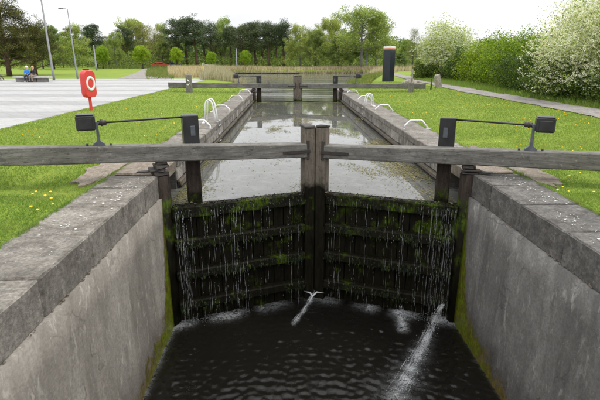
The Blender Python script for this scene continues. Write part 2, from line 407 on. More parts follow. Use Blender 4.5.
def np_mesh(name, V, nper, mats=None, midx=None):
    """Many separate polygons of nper corners each: V is (count*nper, 3)."""
    V = np.ascontiguousarray(V, dtype=np.float32); nv = len(V); nf = nv // nper
    me = bpy.data.meshes.new(name)
    me.vertices.add(nv); me.vertices.foreach_set('co', V.ravel())
    me.loops.add(nv); me.loops.foreach_set('vertex_index', np.arange(nv, dtype=np.int32))
    me.polygons.add(nf); me.polygons.foreach_set('loop_start', np.arange(0, nv, nper, dtype=np.int32))
    if mats:
        for m_ in mats: me.materials.append(m_)
    if midx is not None: me.polygons.foreach_set('material_index', np.asarray(midx, dtype=np.int32))
    me.update(calc_edges=True); return me

def unit(a): return a / np.maximum(np.linalg.norm(a, axis=1, keepdims=True), 1e-6)

def puff(shape, k=1.55, rg=rng):
    """Offsets filling a ball, denser inside, with a definite edge."""
    return unit(rg.normal(size=shape)) * (rg.random((shape[0], 1)) ** .5) * k

def leaves(P, size, asp=.55, rg=rng, up=None):
    """Rhombic leaves with a fold-free random attitude around points P."""
    n = len(P)
    a = unit(rg.normal(size=(n, 3)))
    if up is not None: a = unit(a + np.array(up))
    b = unit(np.cross(a, rg.normal(size=(n, 3))))
    s = (size * rg.uniform(.6, 1.3, n))[:, None]
    V = np.empty((n, 4, 3))
    V[:, 0] = P - a * s * .5; V[:, 2] = P + a * s * .5
    V[:, 1] = P + b * s * asp * .5; V[:, 3] = P - b * s * asp * .5
    return V.reshape(-1, 3)

# ------------------------------------------------------------------ terrain
SHORE = np.array([(-2.6, 29), (-2.9, 38), (-4.6, 44), (-5.8, 51), (-7.8, 62), (-10.5, 80), (-13.5, 98), (-15.5, 107), (10, 108.5), (45, 110), (58, 104), (30, 97), (17, 88), (13, 76), (9.5, 62), (6, 47), (4.2, 39), (3.6, 29)])
def shore_sd(x, y):
    """Signed distance to the basin shore, negative on the water side."""
    x = np.asarray(x, float); y = np.asarray(y, float)
    d = np.full(x.shape, 1e9); ins = np.zeros(x.shape, bool); n = len(SHORE)
    for i in range(n):
        ax, ay = SHORE[i]; bx, by = SHORE[(i + 1) % n]
        ex, ey = bx - ax, by - ay
        t = np.clip(((x - ax) * ex + (y - ay) * ey) / (ex * ex + ey * ey), 0, 1)
        d = np.minimum(d, np.hypot(x - ax - t * ex, y - ay - t * ey))
        c = ((ay > y) != (by > y)) & (x < (bx - ax) * (y - ay) / (by - ay + 1e-12) + ax)
        ins ^= c
    return np.where(ins, -d, d)
def sstep(a, b, t):
    t = np.clip((t - a) / (b - a), 0, 1); return t * t * (3 - 2 * t)
def gz(x, y):
    x = np.asarray(x, float); y = np.asarray(y, float)
    off = np.maximum(np.maximum(-3.5 - x, x - 4.5), 0)
    z = -.012 + .05 * sstep(0, .35, off) + .16 * sstep(.3, 5, off)
    z = z + .02 * np.sin(x * 1.3 + 2) * np.sin(y * .9) * sstep(.5, 3, off)
    worn = sstep(2.0, 1.3, off) * sstep(3.2, 2.3, np.abs(y - 10.2))
    z = z * (1 - worn) - .05 * worn
    plaza = sstep(-8.3, -8.7, x) * sstep(53, 52, y) * sstep(3, 4, y)
    z = z * (1 - plaza) + .185 * plaza
    sd = shore_sd(x, y)
    z = z * sstep(.2, 2.2, np.where(y > 34.9, sd, 9)) + np.where(y > 34.9, -1.7 + 1.7 * sstep(-1.4, .5, sd), 0)
    far = np.hypot(x, y)
    return z + 1.2 * sstep(85, 400, far)

xs = np.array([-3000, -1200, -500, -220, -120, -70, -50, -40] + list(np.arange(-30, 35.01, .5)) + [40, 50, 70, 120, 220, 500, 1200, 3000])
ys = np.array([-300, -80, -30, -12] + list(np.arange(-4, 80.01, .5)) + list(np.arange(81, 116.1, 1.)) + [122, 140, 200, 320, 600, 1200, 3000])
GX, GY = np.meshgrid(xs, ys, indexing='ij'); GZ = gz(GX, GY)
idx = np.arange(GX.size).reshape(GX.shape)
fa = []
for i in range(len(xs) - 1):
    for j in range(len(ys) - 1):
        if xs[i] >= -3.51 and xs[i + 1] <= 4.51 and ys[j + 1] <= 35.01: continue
        fa.append((idx[i, j], idx[i + 1, j], idx[i + 1, j + 1], idx[i, j + 1]))
me = bpy.data.meshes.new('ground'); me.from_pydata(np.stack([GX.ravel(), GY.ravel(), GZ.ravel()], 1).tolist(), [], fa)
me.polygons.foreach_set('use_smooth', [True] * len(fa)); me.update()
tag(link('ground', me, M['lawn']), 'green lawn and grassy banks round the lock', kind='structure')

def strip(name, pts, mat, z=None, lift=.006, kind='structure', label=None):
    """A ribbon of left/right point pairs laid on the ground."""
    V, F = [], []
    for (a, b) in pts:
        for k in range(5):
            t = k / 4; x = a[0] + (b[0] - a[0]) * t; y = a[1] + (b[1] - a[1]) * t
            V.append((x, y, (float(gz(x, y)) if z is None else z) + lift))
    for i in range(len(pts) - 1):
        for k in range(4): F.append((i * 5 + k, i * 5 + k + 1, i * 5 + k + 6, i * 5 + k + 5))
    me = bpy.data.meshes.new(name); me.from_pydata(V, [], F); me.update()
    o = link(name, me, mat); tag(o, label, kind=kind); return o

# towpath on the right, parallel to the canal, then bending away behind the boulder
pp = []
for y in np.arange(2, 75, .7):
    xc = 11.65 + .0012 * max(0, y - 16) ** 2 + .1 * math.sin(y * .35)
    w = .82 + .06 * math.sin(y * 1.7) + .05 * math.sin(y * 4.1)
    pp.append(((xc - w - .06 * math.sin(y * 2.9), y), (xc + w + .05 * math.sin(y * 3.7), y)))
strip('towpath', pp, M['path'], lift=.035, label='pale gravel towpath running beside the hedge')
# the tarmac path that leaves the plaza towards the trees
pp = []
for i in range(40):
    t = i / 39; y = 52 + t * 76; c = -15.6 - 20.5 * t; w = 1.75 + 1.1 * (1 - t) ** 3
    pp.append(((c - w, y), (c + w, y)))
strip('plaza_path', pp, M['path'], lift=.03, label='pale path leading from the plaza into the trees')

# plaza: a bed with bands of light and dark paving
pz = .2
plaza = B().box((-24.6, 27.5, pz - .06), (32, 50, .1)).build('plaza', M['pave_dark'])
tag(plaza, 'broad pale paved plaza left of the lock', kind='structure')
yb = 3.0
k = 0
while yb < 52:
    w = random.uniform(2.6, 4.2) if k % 2 == 0 else random.uniform(1.6, 3.0)
    sk = .0
    y1 = min(yb + w, 52.3)
    B().hexa([(-40.5, yb, pz - .03), (-8.62, yb, pz - .03), (-8.62, y1 - .02, pz - .03), (-40.5, y1 - .02, pz - .03), (-40.5, yb, pz), (-8.62, yb, pz), (-8.62, y1 - .02, pz), (-40.5, y1 - .02, pz)]).build('paving_band', M['pave_light'] if k % 2 == 0 else M['pave_dark'], plaza)
    yb += w; k += 1

# hills
for nm, x0, x1, y, h, sd_, lab in (('hill', -1500, 2600, 1900, 95, 3, 'low grey green hills on the horizon'),):
    V, F = [], []; n = 90
    for i in range(n + 1):
        x = x0 + (x1 - x0) * i / n
        hh = h * (.55 + .5 * mnoise.noise(Vector((x * .0016, sd_, 0))) + .12 * mnoise.noise(Vector((x * .008, sd_, 3))))
        for t, f_ in ((0, 0), (180, .55), (420, 1), (800, .9), (1000, 0)): V.append((x, y + t, hh * f_ - 1))
    for i in range(n):
        for k in range(4): F.append((i * 5 + k, (i + 1) * 5 + k, (i + 1) * 5 + k + 1, i * 5 + k + 1))
    me = bpy.data.meshes.new(nm); me.from_pydata(V, [], F); me.polygons.foreach_set('use_smooth', [True] * len(F)); me.update()
    tag(link(nm, me, M['hill']), lab, kind='structure')

# ------------------------------------------------------------------ water
ZU, ZL = -.715, -3.3
XL, XR, YQ, YM, XM = -2.58, 3.58, 9.0, 10.2, .54       # wall faces, quoins, mitre
bm = bmesh.new()
pts = [(XL - .5, YQ + .05), (XM, YM + .08), (XR + .5, YQ + .05), (XR + .4, 34.9), (60, 35.2), (60, 113), (-41, 113), (-41, 35.2), (XL - .4, 34.9)]
bm.faces.new([bm.verts.new((x, y, ZU)) for x, y in pts]); bmesh.ops.triangulate(bm, faces=bm.faces)
me = bpy.data.meshes.new('upper_water'); bm.to_mesh(me); bm.free()
for p_ in me.polygons:
    if p_.normal.z < 0: me.flip_normals(); break
tag(link('canal_water', me, M['water_up']), 'calm pale canal water in the upper chamber and basin', kind='structure')

def seg_d(x, y, ax, ay, bx, by):
    ex, ey = bx - ax, by - ay
    t = np.clip(((x - ax) * ex + (y - ay) * ey) / (ex * ex + ey * ey), 0, 1)
    return np.hypot(x - ax - t * ex, y - ay - t * ey), t
nx, ny = 250, 500
wx = np.linspace(XL - .1, XR + .1, nx); wy = np.linspace(-2.0, 10.4, ny)
WX, WY = np.meshgrid(wx, wy, indexing='ij')
dl, tl = seg_d(WX, WY, XL, YQ - .1, XM, YM - .12); dr, tr = seg_d(WX, WY, XR, YQ - .1, XM, YM - .12)
dg = np.minimum(dl, dr)
A = 1.0 + .9 * np.exp(-dg / .9)
Z = np.zeros_like(WX)
for i in range(60):
    th = math.pi / 2 + rng.normal() * 1.15; lam = rng.uniform(.085, .25) if i % 5 else rng.uniform(.4, .9); kx, ky = math.cos(th) * 2 * math.pi / lam, math.sin(th) * 2 * math.pi / lam
    Z += .0052 * lam * (1 if i % 5 else .5) * np.sin(kx * WX + ky * WY + rng.uniform(0, 6.3))
wob = .5 + .5 * np.sin(WX * 1.1 + 1.3 * np.sin(WY * .7)) * np.sin(WY * .9 + 1)
Z *= A * (.7 + .6 * wob)
# froth where the leaks land
foam = .8 * np.exp(-(dl / .2) ** 2) * (.5 + .5 * np.sin(tl * 19 + 1)) * (.35 + .65 * (tl < .62)) + .8 * np.exp(-(dr / .2) ** 2) * (.5 + .5 * np.sin(tr * 23)) * (.35 + .65 * (tr < .6))
jd, jt = seg_d(WX, WY, 3.05, 8.75, 1.75, 6.55); foam += (.75 * np.exp(-(jd / (.03 + .09 * jt)) ** 2) + .3 * np.exp(-(jd / (.08 + .22 * jt)) ** 2)) * (.4 + .6 * jt) * (.65 + .35 * np.sin(jt * 23 + 3 * np.sin(jt * 9)))
jd, jt = seg_d(WX, WY, .5, 9.95, .05, 8.9); foam += .6 * np.exp(-(jd / .045) ** 2) * (.4 + .6 * (np.sin(jt * 16) > -.1))
jd, jt = seg_d(WX, WY, 2.45, 9.35, 2.35, 8.6); foam += .6 * np.exp(-(jd / .1) ** 2)
foam += .4 * np.exp(-((WX - XL) / .1) ** 2) * (WY < 9) + .22 * np.exp(-((WX - XR) / .07) ** 2) * (WY < 9)
wi = np.arange(nx * ny).reshape(nx, ny)
F = np.stack([wi[:-1, :-1], wi[1:, :-1], wi[1:, 1:], wi[:-1, 1:]], -1).reshape(-1, 4)
me = bpy.data.meshes.new('lower_water')
me.from_pydata(np.stack([WX.ravel(), WY.ravel(), Z.ravel() + ZL], 1).tolist(), [], F.tolist())
at = me.attributes.new('foam', 'FLOAT', 'POINT'); at.data.foreach_set('value', np.clip(foam, 0, 1).ravel().astype(np.float32))
me.polygons.foreach_set('use_smooth', [True] * len(F)); me.update()
b_ = B(); b_.box((.5, 15.5, -4.35), (8.4, 40.5, .3)); b_.box((-3.75, 15.5, -2.4), (.3, 40.5, 3.8)); b_.box((4.75, 15.5, -2.4), (.3, 40.5, 3.8)); b_.box((.5, -4.6, -2.4), (8.4, .3, 3.8)); b_.box((.5, 35.6, -3.1), (8.4, .3, 2.6))
tag(b_.build('light_seal_bed', M['coping_dark']), 'unseen stone trough under the lock added to keep light out', kind='structure')  # unseen trough, added so no light leaks up behind the gates
tag(link('pool_water', me, M['water_low']), 'dark rippled water below the near lock gates', kind='structure')

# ------------------------------------------------------------------ lock walls
def stone(parent, name, x0, x1, y0, y1, z0, z1, mat, bev=.022, jit=.008):
    c = ((x0 + x1) / 2, (y0 + y1) / 2, (z0 + z1) / 2)
    return B().box((0, 0, 0), (x1 - x0, y1 - y0, z1 - z0), bev=bev, jit=jit).build(name, mat, parent, c)

def worn_stone(parent, name, x0, x1, y0, y1, z0, z1, mat, seed):
    """A coping block with weathered arrises: a box with eroded, wavy edges."""
    b = B(); nx_, ny_, nz_ = 5, 9, 4
    def ax(n, lo, hi):
        t_ = [0, .03] + [k / (n - 1) for k in range(1, n - 1)] + [.97, 1]; return [lo + (hi - lo) * q for q in t_]
    A_ = (ax(nx_, x0, x1), ax(ny_, y0, y1), ax(nz_, z0, z1)); vd = {}
    def V_(i, j, k):
        if (i, j, k) not in vd:
            id_ = (i, j, k); p = Vector([A_[q][id_[q]] for q in range(3)]); c = Vector(((x0 + x1) / 2, (y0 + y1) / 2, (z0 + z1) / 2))
            ex = sum(1 for q in range(3) if id_[q] in (0, len(A_[q]) - 1))
            if ex >= 2:
                e = .012 + .016 * abs(mnoise.noise(p * 4 + Vector((seed, 0, 0)))) + .03 * max(0, mnoise.noise(p * 9 + Vector((0, seed, 0))) - .25)
                for q in range(3):
                    if id_[q] in (0, len(A_[q]) - 1): p[q] += e if id_[q] == 0 else -e
            p += Vector((mnoise.noise(p * 3 + Vector((seed, 1, 0))), 0, mnoise.noise(p * 2.5 + Vector((0, 5, seed))))) * .007
            vd[id_] = b.b.verts.new(p)
        return vd[(i, j, k)]
    N_ = [len(q) - 1 for q in A_]
    for a_ in range(3):
        u, w = [q for q in range(3) if q != a_]
        for side in (0, N_[a_]):
            for i in range(N_[u]):
                for j in range(N_[w]):
                    f = []
                    for du, dw in ((0, 0), (1, 0), (1, 1), (0, 1)):
                        q = [0, 0, 0]; q[a_] = side; q[u] = i + du; q[w] = j + dw; f.append(V_(*q))
                    b.b.faces.new(f)
    return b.build(name, mat, parent)

def near_wall(s, xf, label, face_mat, cop_mat):
    """Wall below the gates. s = -1 left, +1 right; xf its face."""
    t = thing('lock_wall', label, 'wall', (xf, YQ, 0))
    def X(d): return s * d                          # d: outward from the face
    ye = YQ - .12
    y = -1.9; n = 0
    ys_ = [-1.9, -.65, .62, 1.9, 3.15, 4.42, 5.66, 6.88, 7.98, ye]
    for a, b in zip(ys_, ys_[1:]):
        x0, x1 = sorted((X(0 + random.uniform(-.006, .01)), X(.96)))
        worn_stone(t, 'coping_stone', x0, x1, a + .002 - YQ, b - .002 - YQ, -.455, random.uniform(-.006, .006), cop_mat, a * 1.7 + s)
    # rendered face, standing a little proud of the coping, with a crumbling top edge
    b = B(); n = 60
    top, bot = [], []
    for i in range(n + 1):
        yy = -1.9 + (ye + 1.9) * i / n - YQ
        w = .02 * mnoise.noise(Vector((yy * 2.2, s, 0))) + .012 * mnoise.noise(Vector((yy * 9, s, 2)))
        top.append((yy, -.46 + .4 * w, -.045 - w)); bot.append((yy, -3.9, -.085 - .5 * w))
    rows = []
    for q in range(9):
        r_ = []
        for i in range(n + 1):
            f_ = q / 8; yy = top[i][0]; zz = top[i][1] + (bot[i][1] - top[i][1]) * f_
            dd = top[i][2] + (bot[i][2] - top[i][2]) * f_ + .006 * mnoise.noise(Vector((yy * 1.5, zz * 2, s * 4)))
            r_.append(b.b.verts.new((X(dd), yy, zz)))
        rows.append(r_)
    back = [b.b.verts.new((X(.5), top[i][0], top[i][1])) for i in range(n + 1)]
    for a_, c_ in zip([back] + rows, rows):
        for i in range(n): b.b.faces.new((a_[i], a_[i + 1], c_[i + 1], c_[i])).smooth = True
    # end return at the quoin
    eb = b.b.verts.new((X(.5), ye - YQ, -3.9))
    b.b.faces.new([back[-1]] + [r_[-1] for r_ in rows] + [eb])
    b.build('wall_face', face_mat, t)
    # rubble caught in the open joint
    for i in range(34):
        yy = random.uniform(3.2, 8.6) - YQ
        rr = random.uniform(.006, .022)
        B().blob((0, 0, 0), (rr, rr * 1.4, rr * .7), i, .5, 1).build('joint_rubble', M['debris'], t, (X(-.02 + random.uniform(0, .02)), yy, -.445 + rr * .3))
    # upright timber and iron at the quoin
    B().box((X(-.035), -.085, -1.95), (.07, .11, 3.85), bev=.012, jit=.006).build('quoin_timber', M['rot'], t)
    # worn flags round the heel of the gate
    x0, x1 = sorted((X(.03), X(.97)))
    stone(t, 'worn_flag', x0, x1, .14, 1.5, -.3, -.006, M['earth'], .03, .02)
    n = 120; poly = []
    for i in range(n):
        an = 2 * math.pi * i / n; ca_, sa_ = math.cos(an), math.sin(an)
        rr = (abs(ca_) ** 3 + abs(sa_) ** 3) ** (-1 / 3) * (1 + .22 * mnoise.noise(Vector((ca_ * 1.6, sa_ * 1.6, s * 3))) + .2 * mnoise.noise(Vector((ca_ * 5, sa_ * 5, s * 7))) + .1 * mnoise.noise(Vector((ca_ * 15, sa_ * 15, s * 7))))
        poly.append((X(max(.975, 1.0 + ca_ * .6 * rr)), 1.15 + sa_ * 1.8 * rr))
    q = B(); vb = [q.b.verts.new((x_, y_, -.2)) for x_, y_ in poly]; vt = [q.b.verts.new((x_, y_, -.004 + .02 * mnoise.noise(Vector((x_ * 3, y_ * 3, 1))))) for x_, y_ in poly]
    cv = q.b.verts.new((X(1.3), 1.15, .012))
    for i in range(n):
        if (Vector(poly[i]) - Vector(poly[(i + 1) % n])).length < 1e-4: continue
        q.b.faces.new((vb[i], vb[(i + 1) % n], vt[(i + 1) % n], vt[i])); q.b.faces.new((vt[i], vt[(i + 1) % n], cv))
    q.build('worn_earth', M['earth'], t)
    return t
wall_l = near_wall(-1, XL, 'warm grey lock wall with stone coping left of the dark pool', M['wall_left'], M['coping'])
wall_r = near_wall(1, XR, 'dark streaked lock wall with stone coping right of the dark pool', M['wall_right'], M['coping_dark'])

def chamber_wall(s, xf, label):
    t = thing('lock_wall', label, 'wall', (xf, YQ + 1.5, 0))
    y0 = YQ + 1.5
    def X(d): return s * d
    y = y0; k = 0
    while y < 34.6:
        L = min(random.uniform(1.15, 1.3), 34.9 - y)
        rec = .0
        x0, x1 = sorted((X(rec), X(.96)))
        stone(t, 'coping_stone', x0, x1, y - y0 + .012, y + L - y0 - .012, -.2, random.uniform(-.006, .006), M['chamber_stone' if False else 'coping'], .02, .01)
        # facing blocks below the coping, some pale, some stained
        for q in range(2):
            xa, xb = sorted((X(.03 + random.uniform(-.015, .012)), X(.4)))
            stone(t, 'facing_stone', xa, xb, y - y0 + q * L / 2 + .016, y - y0 + (q + 1) * L / 2 - .016, -.52, -.208, M['chamber_stone' if random.random() < .6 else 'pale_stone'], .018, .012)
        y += L; k += 1
    B().box((X(.32), (34.9 - y0) / 2, -1.0), (.5, 34.9 - y0, 1.4)).build('wall_core', M['coping_dark'], t)
    # timber waling along the water line
    yy = .05
    while yy < 23:
        L = random.uniform(3.2, 4.4)
        xa = X(.005)
        B().box((xa, yy + L / 2, -.6), (.1, L - .04, .12), bev=.02, jit=.014).build('timber_waling', M['waling'], t)
        yy += L
    return t
cw_l = chamber_wall(-1, XL, 'stone lock chamber wall beyond the near gates on the left')
cw_r = chamber_wall(1, XR, 'stone lock chamber wall beyond the near gates on the right')
for s, xf, lab in ((-1, XL, 'short stone wing wall left of the far gates'), (1, XR, 'short stone wing wall right of the far gates')):
    t = thing('wing_wall', lab, 'wall', (xf, 35, 0))
    for k in range(4):
        a = k * 1.1; d0 = .03 * k * k; 
        B().box((s * (.45 + d0), a + .55, -.15), (.88, 1.08, .3), bev=.025, jit=.012).build('coping_stone', M['coping'], t)
        B().box((s * (.45 + d0), a + .55, -.95), (.8, 1.09, 1.28), bev=.02).build('facing_stone', M['chamber_stone'], t)

# ------------------------------------------------------------------ lock gates
def gate(s, loc, rz, label, rise, L=3.3, zt=.77, post_h=1.1, tail=5.7, boards=True, group=None, ztop=.41, moss=False, pxl=.52):
    """One leaf. Local +x*s points from heel to mitre; -y is downstream."""
    t = thing('lock_gate', label, 'lock gate', loc, rz, group)
    def X(v): return s * v
    mt = M['gate']; zb = -3.75
    B().tube([(X(.02), 0, zb), (X(.02), 0, -.02)], .17, 12).build('heel_post', M['tar'], t)
    ta = math.tan(abs(rz))
    def mpost(z0, z1, w, e, nm, mat_, bev):
        q = [(L - w, -.15 - e), (L - .006 - (.15 + e) * ta, -.15 - e), (L - .006 + (.15 + e) * ta, .15 + e), (L - w, .15 + e)]
        B().hexa([(X(x_), y_, z0) for x_, y_ in q] + [(X(x_), y_, z1) for x_, y_ in q], bev=bev).build(nm, mat_, t)
    mpost(zb, zt, .29, 0, 'mitre_post', mt, .016)
    B().box((X(L - .185), -.01, zt + .02), (.24, .31, .06), Matrix.Rotation(random.uniform(-.06, .06), 3, 'X'), bev=.015, jit=.015).build('post_cap', M['iron'], t)
    for zr, h, pr in ((-.68, .26, .15), (-1.38, .2, .19), (-2.06, .2, .2), (-2.77, .2, .2), (-3.4, .2, .2)):
        B().box((X(L / 2 - .07), -.02 - pr / 2, zr - h / 2), (L - .46, pr, h), bev=.025, jit=.008).build('rail', M['gate_rail'], t)
    if moss:
        rg_ = np.random.default_rng(int(90 + s)); mv = []
        for zr, pr in ((-.68, .15), (-1.38, .19), (-2.06, .2), (-2.77, .2)):
            m = 750; x = rg_.uniform(.17, L - .3, m)
            dens = np.array([mnoise.noise(Vector((q * 2.3, zr * 3, s * 2))) + .5 * mnoise.noise(Vector((q * 9, zr, s))) for q in x])
            k_ = dens > rg_.uniform(-.5, .45, m); x = x[k_]; dn = dens[k_]; m = len(x)
            top_ = rg_.random(m) < .4
            y_ = np.where(top_, -.02 - pr * rg_.random(m), -.022 - pr); z_ = np.where(top_, zr - .003, zr - rg_.uniform(0, .2, m))
            P_ = np.stack([x * s, y_, z_], 1); ln_ = np.where(top_, .03, rg_.uniform(.02, .09, m) * (1 + dn.clip(0, 1)))
            dx = np.stack([rg_.uniform(.006, .022, m), np.zeros(m), np.zeros(m)], 1)
            tip = P_ + np.stack([rg_.normal(0, .008, m), -rg_.uniform(.002, .02, m), np.where(top_, .02, -ln_)], 1)
            mv.append(np.stack([P_ - dx, P_ + dx, tip], 1).reshape(-1, 3))
        tag(link('hanging_moss', np_mesh('hanging_moss', np.concatenate(mv), 3), M['slime'], t), kind='stuff')
    n = 12; w = (L - .44) / n
    for i in range(n):
        x = .17 + w * (i + .5)
        B().box((X(x), .03 + random.uniform(-.008, .008), -2.2 + random.uniform(-.01, .01)), (w - .014, .06, 3.0), bev=.008, jit=.004).build('plank', mt, t)
    B().box((X(L / 2 - .05), .09, -2.2), (L - .2, .05, 3.0), bev=.006).build('light_stop_board', M['gate_rail'], t)  # unseen board added to stop light coming through the plank gaps
    # balance beam, rising towards its tail
    sl = rise
    def bt(x): return ztop + (L - .25 - x) * sl
    x1, x0 = L - .26, -tail
    b = B(); yb0, yb1 = -.17, .13
    pts = []
    nseg = 14
    for i in range(nseg + 1):
        x = x0 + (x1 - x0) * i / nseg
        h = .335 - .045 * i / nseg
        j = lambda: random.uniform(-.006, .006)
        e = .018
        pr = [(yb0 + e, bt(x) - h), (yb1 - e, bt(x) - h), (yb1, bt(x) - h + e), (yb1, bt(x) - e), (yb1 - e, bt(x)), (yb0 + e, bt(x)), (yb0, bt(x) - e), (yb0, bt(x) - h + e)]
        pts.append([b.b.verts.new((X(x), q[0] + j(), q[1] + j())) for q in pr])
    for a, c in zip(pts, pts[1:]):
        for k in range(8): b.b.faces.new((a[k], a[(k + 1) % 8], c[(k + 1) % 8], c[k]))
    b.b.faces.new(pts[0]); b.b.faces.new(pts[-1][::-1])
    b.build('balance_beam', M['beam'], t)
    # iron straps tying beam and mitre post
    B().box((X(L - .5), yb0 - .012, bt(L - .5) - .16), (.62, .02, .075), bev=.004).build('iron_strap', M['iron'], t)
    B().box((X(L - .23), -.162, ztop - .12), (.06, .02, .42), bev=.004).build('iron_strap', M['iron'], t)
    # heel casting between coping and beam
    hb = bt(0) - .33
    cast = B()
    cast.box((X(.02), -.01, hb * .1), (.3, .3, hb * .26), Matrix.Rotation(.2, 3, 'Z'), bev=.015, jit=.02)
    cast.box((X(-.16), -.05, hb * .3), (.5, .16, hb * .16), Matrix.Rotation(-.2, 3, 'Z'), bev=.01, jit=.02)
    cast.box((X(-.04), -.05, hb * .46), (.3, .2, hb * .2), Matrix.Rotation(.1, 3, 'Z'), bev=.01, jit=.02)
    cast.box((X(.03), -.02, hb * .68), (.26, .28, hb * .28), Matrix.Rotation(.1, 3, 'Z'), bev=.015, jit=.02)
    cast.box((X(.05), -.03, hb * .92), (.2, .24, hb * .3), bev=.02, jit=.015)
    cast.build('heel_casting', M['iron'], t)
    # paddle post and its rod and gear box
    px = pxl
    B().box((X(px), .27, -.25), (.28, .2, 1.9 - .5), bev=.015, jit=.004).build('paddle_post', M['tar'], t)
    B().box((X(px), .27, (post_h + .45) / 2), (.31, .24, post_h - .45), bev=.012).build('paddle_head', M['black'], t)
    B().box((X(px + .03), .145, post_h * .72), (.09, .02, .2), bev=.004).build('sheen_plate', M['steel_grey'], t)  # lighter plate put in for the highlight on the black head
    gx = -1.02; zr = post_h - .03
    B().tube([(X(px - .15), .2, zr), (X(gx - .02), -.02, zr - .02)], .019, 8).build('drive_rod', M['steel_grey'] if False else M['black'], t)
    b = B(); b.tube([(X(gx + .16), .01, zr - .018), (X(gx + .02), -.015, zr - .02)], .045, 10)
    b.tube([(X(gx + .1), 0, zr - .018), (X(gx + .07), -.005, zr - .018)], .062, 10); b.build('shaft_gland', M['iron'], t)
    gb = B().box((X(gx - .18), -.02, zr), (.32, .28, .27), bev=.022).build('gear_box', M['black'], t)
    B().box((X(gx - .18), -.02, zr + .142), (.3, .26, .018), bev=.006).build('lid', M['black'], gb)
    B().box((X(gx - .18), -.166, zr - .01), (.22, .016, .18), bev=.005).build('cover_plate', M['black'], gb)
    b = B(); zt0 = bt(gx) + .0
    y0 = -.02
    prof = [(-.11, zt0), (.11, zt0), (.1, zt0 + .03), (.03, zt0 + .09), (.018, zr - .06), (.05, zr), (-.05, zr), (-.018, zr - .06), (-.03, zt0 + .09), (-.1, zt0 + .03)]
    b.prism([(X(gx) + q[0], q[1]) for q in prof], 1, y0 - .05, y0 + .05); b.build('stand', M['steel_grey'], t)
    for q in (-.2, .2):
        B().tube([(X(gx + q), -.03, bt(gx + q) - .02), (X(gx + q), -.03, bt(gx + q) + .035)], .02, 8).build('bolt', M['iron'], t)
    return t
ang = math.atan2(YM - YQ, XM - XL); ang2 = math.atan2(YM - YQ, XR - XM)
gl = gate(1, (XL, YQ, 0), ang, 'near left lock gate with grey balance beam reaching over the lawn', .056, L=math.hypot(XM - XL, YM - YQ), moss=True, pxl=.7)
gr = gate(-1, (XR, YQ, 0), -ang2, 'near right lock gate with grey balance beam and black gear box', .033, L=math.hypot(XR - XM, YM - YQ), post_h=1.04, ztop=.385, zt=.76, moss=True)
YF = 33.4
fl = gate(1, (XL, YF, 0), ang, 'far left lock gate beside the golden reeds', .03, L=math.hypot(XM - XL, YM - YQ), zt=1.05, ztop=.5, post_h=1.1)
fr = gate(-1, (XR, YF, 0), -ang2, 'far right lock gate in front of the tall dark totem', .02, L=math.hypot(XR - XM, YM - YQ), zt=1.05, ztop=.5, post_h=1.1)

# ------------------------------------------------------------------ leaking water, weed, petals
def drops(P, D, r, ln):
    """Elongated six-sided double cones along D at points P."""
    n = len(P); D = unit(D)
    u = unit(np.cross(D, np.tile([[.3, .9, .2]], (n, 1)))); w = np.cross(D, u)
    T = []
    ring = [u * r[:, None], (-.5 * u + .866 * w) * r[:, None], (-.5 * u - .866 * w) * r[:, None]]
    a, b = P - D * ln[:, None] * .5, P + D * ln[:, None] * .5
    for k in range(3):
        c0, c1 = P + ring[k], P + ring[(k + 1) % 3]
        T.append(np.stack([a, c1, c0], 1)); T.append(np.stack([b, c0, c1], 1))
    return np.concatenate(T, 0).reshape(-1, 3)

def leaks(s, heel, rz, clusters, seed, label):
    rg = np.random.default_rng(seed); L = 3.28
    P, D, r, ln = [], [], [], []
    ca, sa = math.cos(rz), math.sin(rz)
    def toW(x, y, z): x = x * s; return (heel[0] + ca * x - sa * y, heel[1] + sa * x + ca * y, z)
    for (x0, sp, cnt, dens) in clusters:
        for i in range(int(cnt * 1.25)):
            x = x0 + rg.normal() * sp * .8
            if x < .16 or x > L - .3: continue
            z = -.7 - rg.uniform(0, .05) if rg.random() < .8 else rg.choice([-1.4, -2.1, -2.75])
            y = -.215 - rg.uniform(0, .05); d = dens * rg.uniform(.35, .95)
            zend = ZL + .02 if rg.random() < .55 else rg.choice([-1.4, -2.08, -2.8])
            xd = x
            while z > zend:
                lng = rg.random() < .3
                l = rg.uniform(.1, .38) if lng else rg.uniform(.012, .06)
                if rg.random() < d + .15 * lng:
                    P.append(toW(xd + rg.normal() * .004, y + rg.normal() * .006, z - l / 2)); D.append((rg.normal() * .012, rg.normal() * .012, -1))
                    r.append(rg.uniform(.0009, .0021) if lng else rg.uniform(.0014, .003)); ln.append(l)
                z -= l * rg.uniform(.6, 1.25); xd += rg.normal() * .004
                y -= .0015
    V = drops(np.array(P), np.array(D), np.array(r), np.array(ln))
    o = link('leaking_water', np_mesh('leaking_water', V, 3), M['fall'])
    tag(o, label, 'water', kind='stuff')
leaks(1, (XL, YQ), ang, [(.3, .07, 16, .75), (.52, .05, 7, .6), (.85, .08, 6, .5), (1.15, .12, 9, .65), (1.45, .1, 8, .6), (1.8, .1, 5, .5), (2.2, .2, 5, .35), (2.75, .12, 5, .45), (1.4, .9, 9, .2)], 3, 'thin streams of water leaking down the near left gate')
leaks(-1, (XR, YQ), -ang2, [(.32, .1, 16, .75), (.55, .1, 14, .75), (.85, .08, 7, .6), (1.2, .1, 6, .5), (1.55, .12, 6, .5), (1.95, .1, 5, .4), (2.3, .1, 6, .45), (2.75, .1, 6, .5), (1.4, .9, 9, .2)], 4, 'thin streams of water leaking down the near right gate')

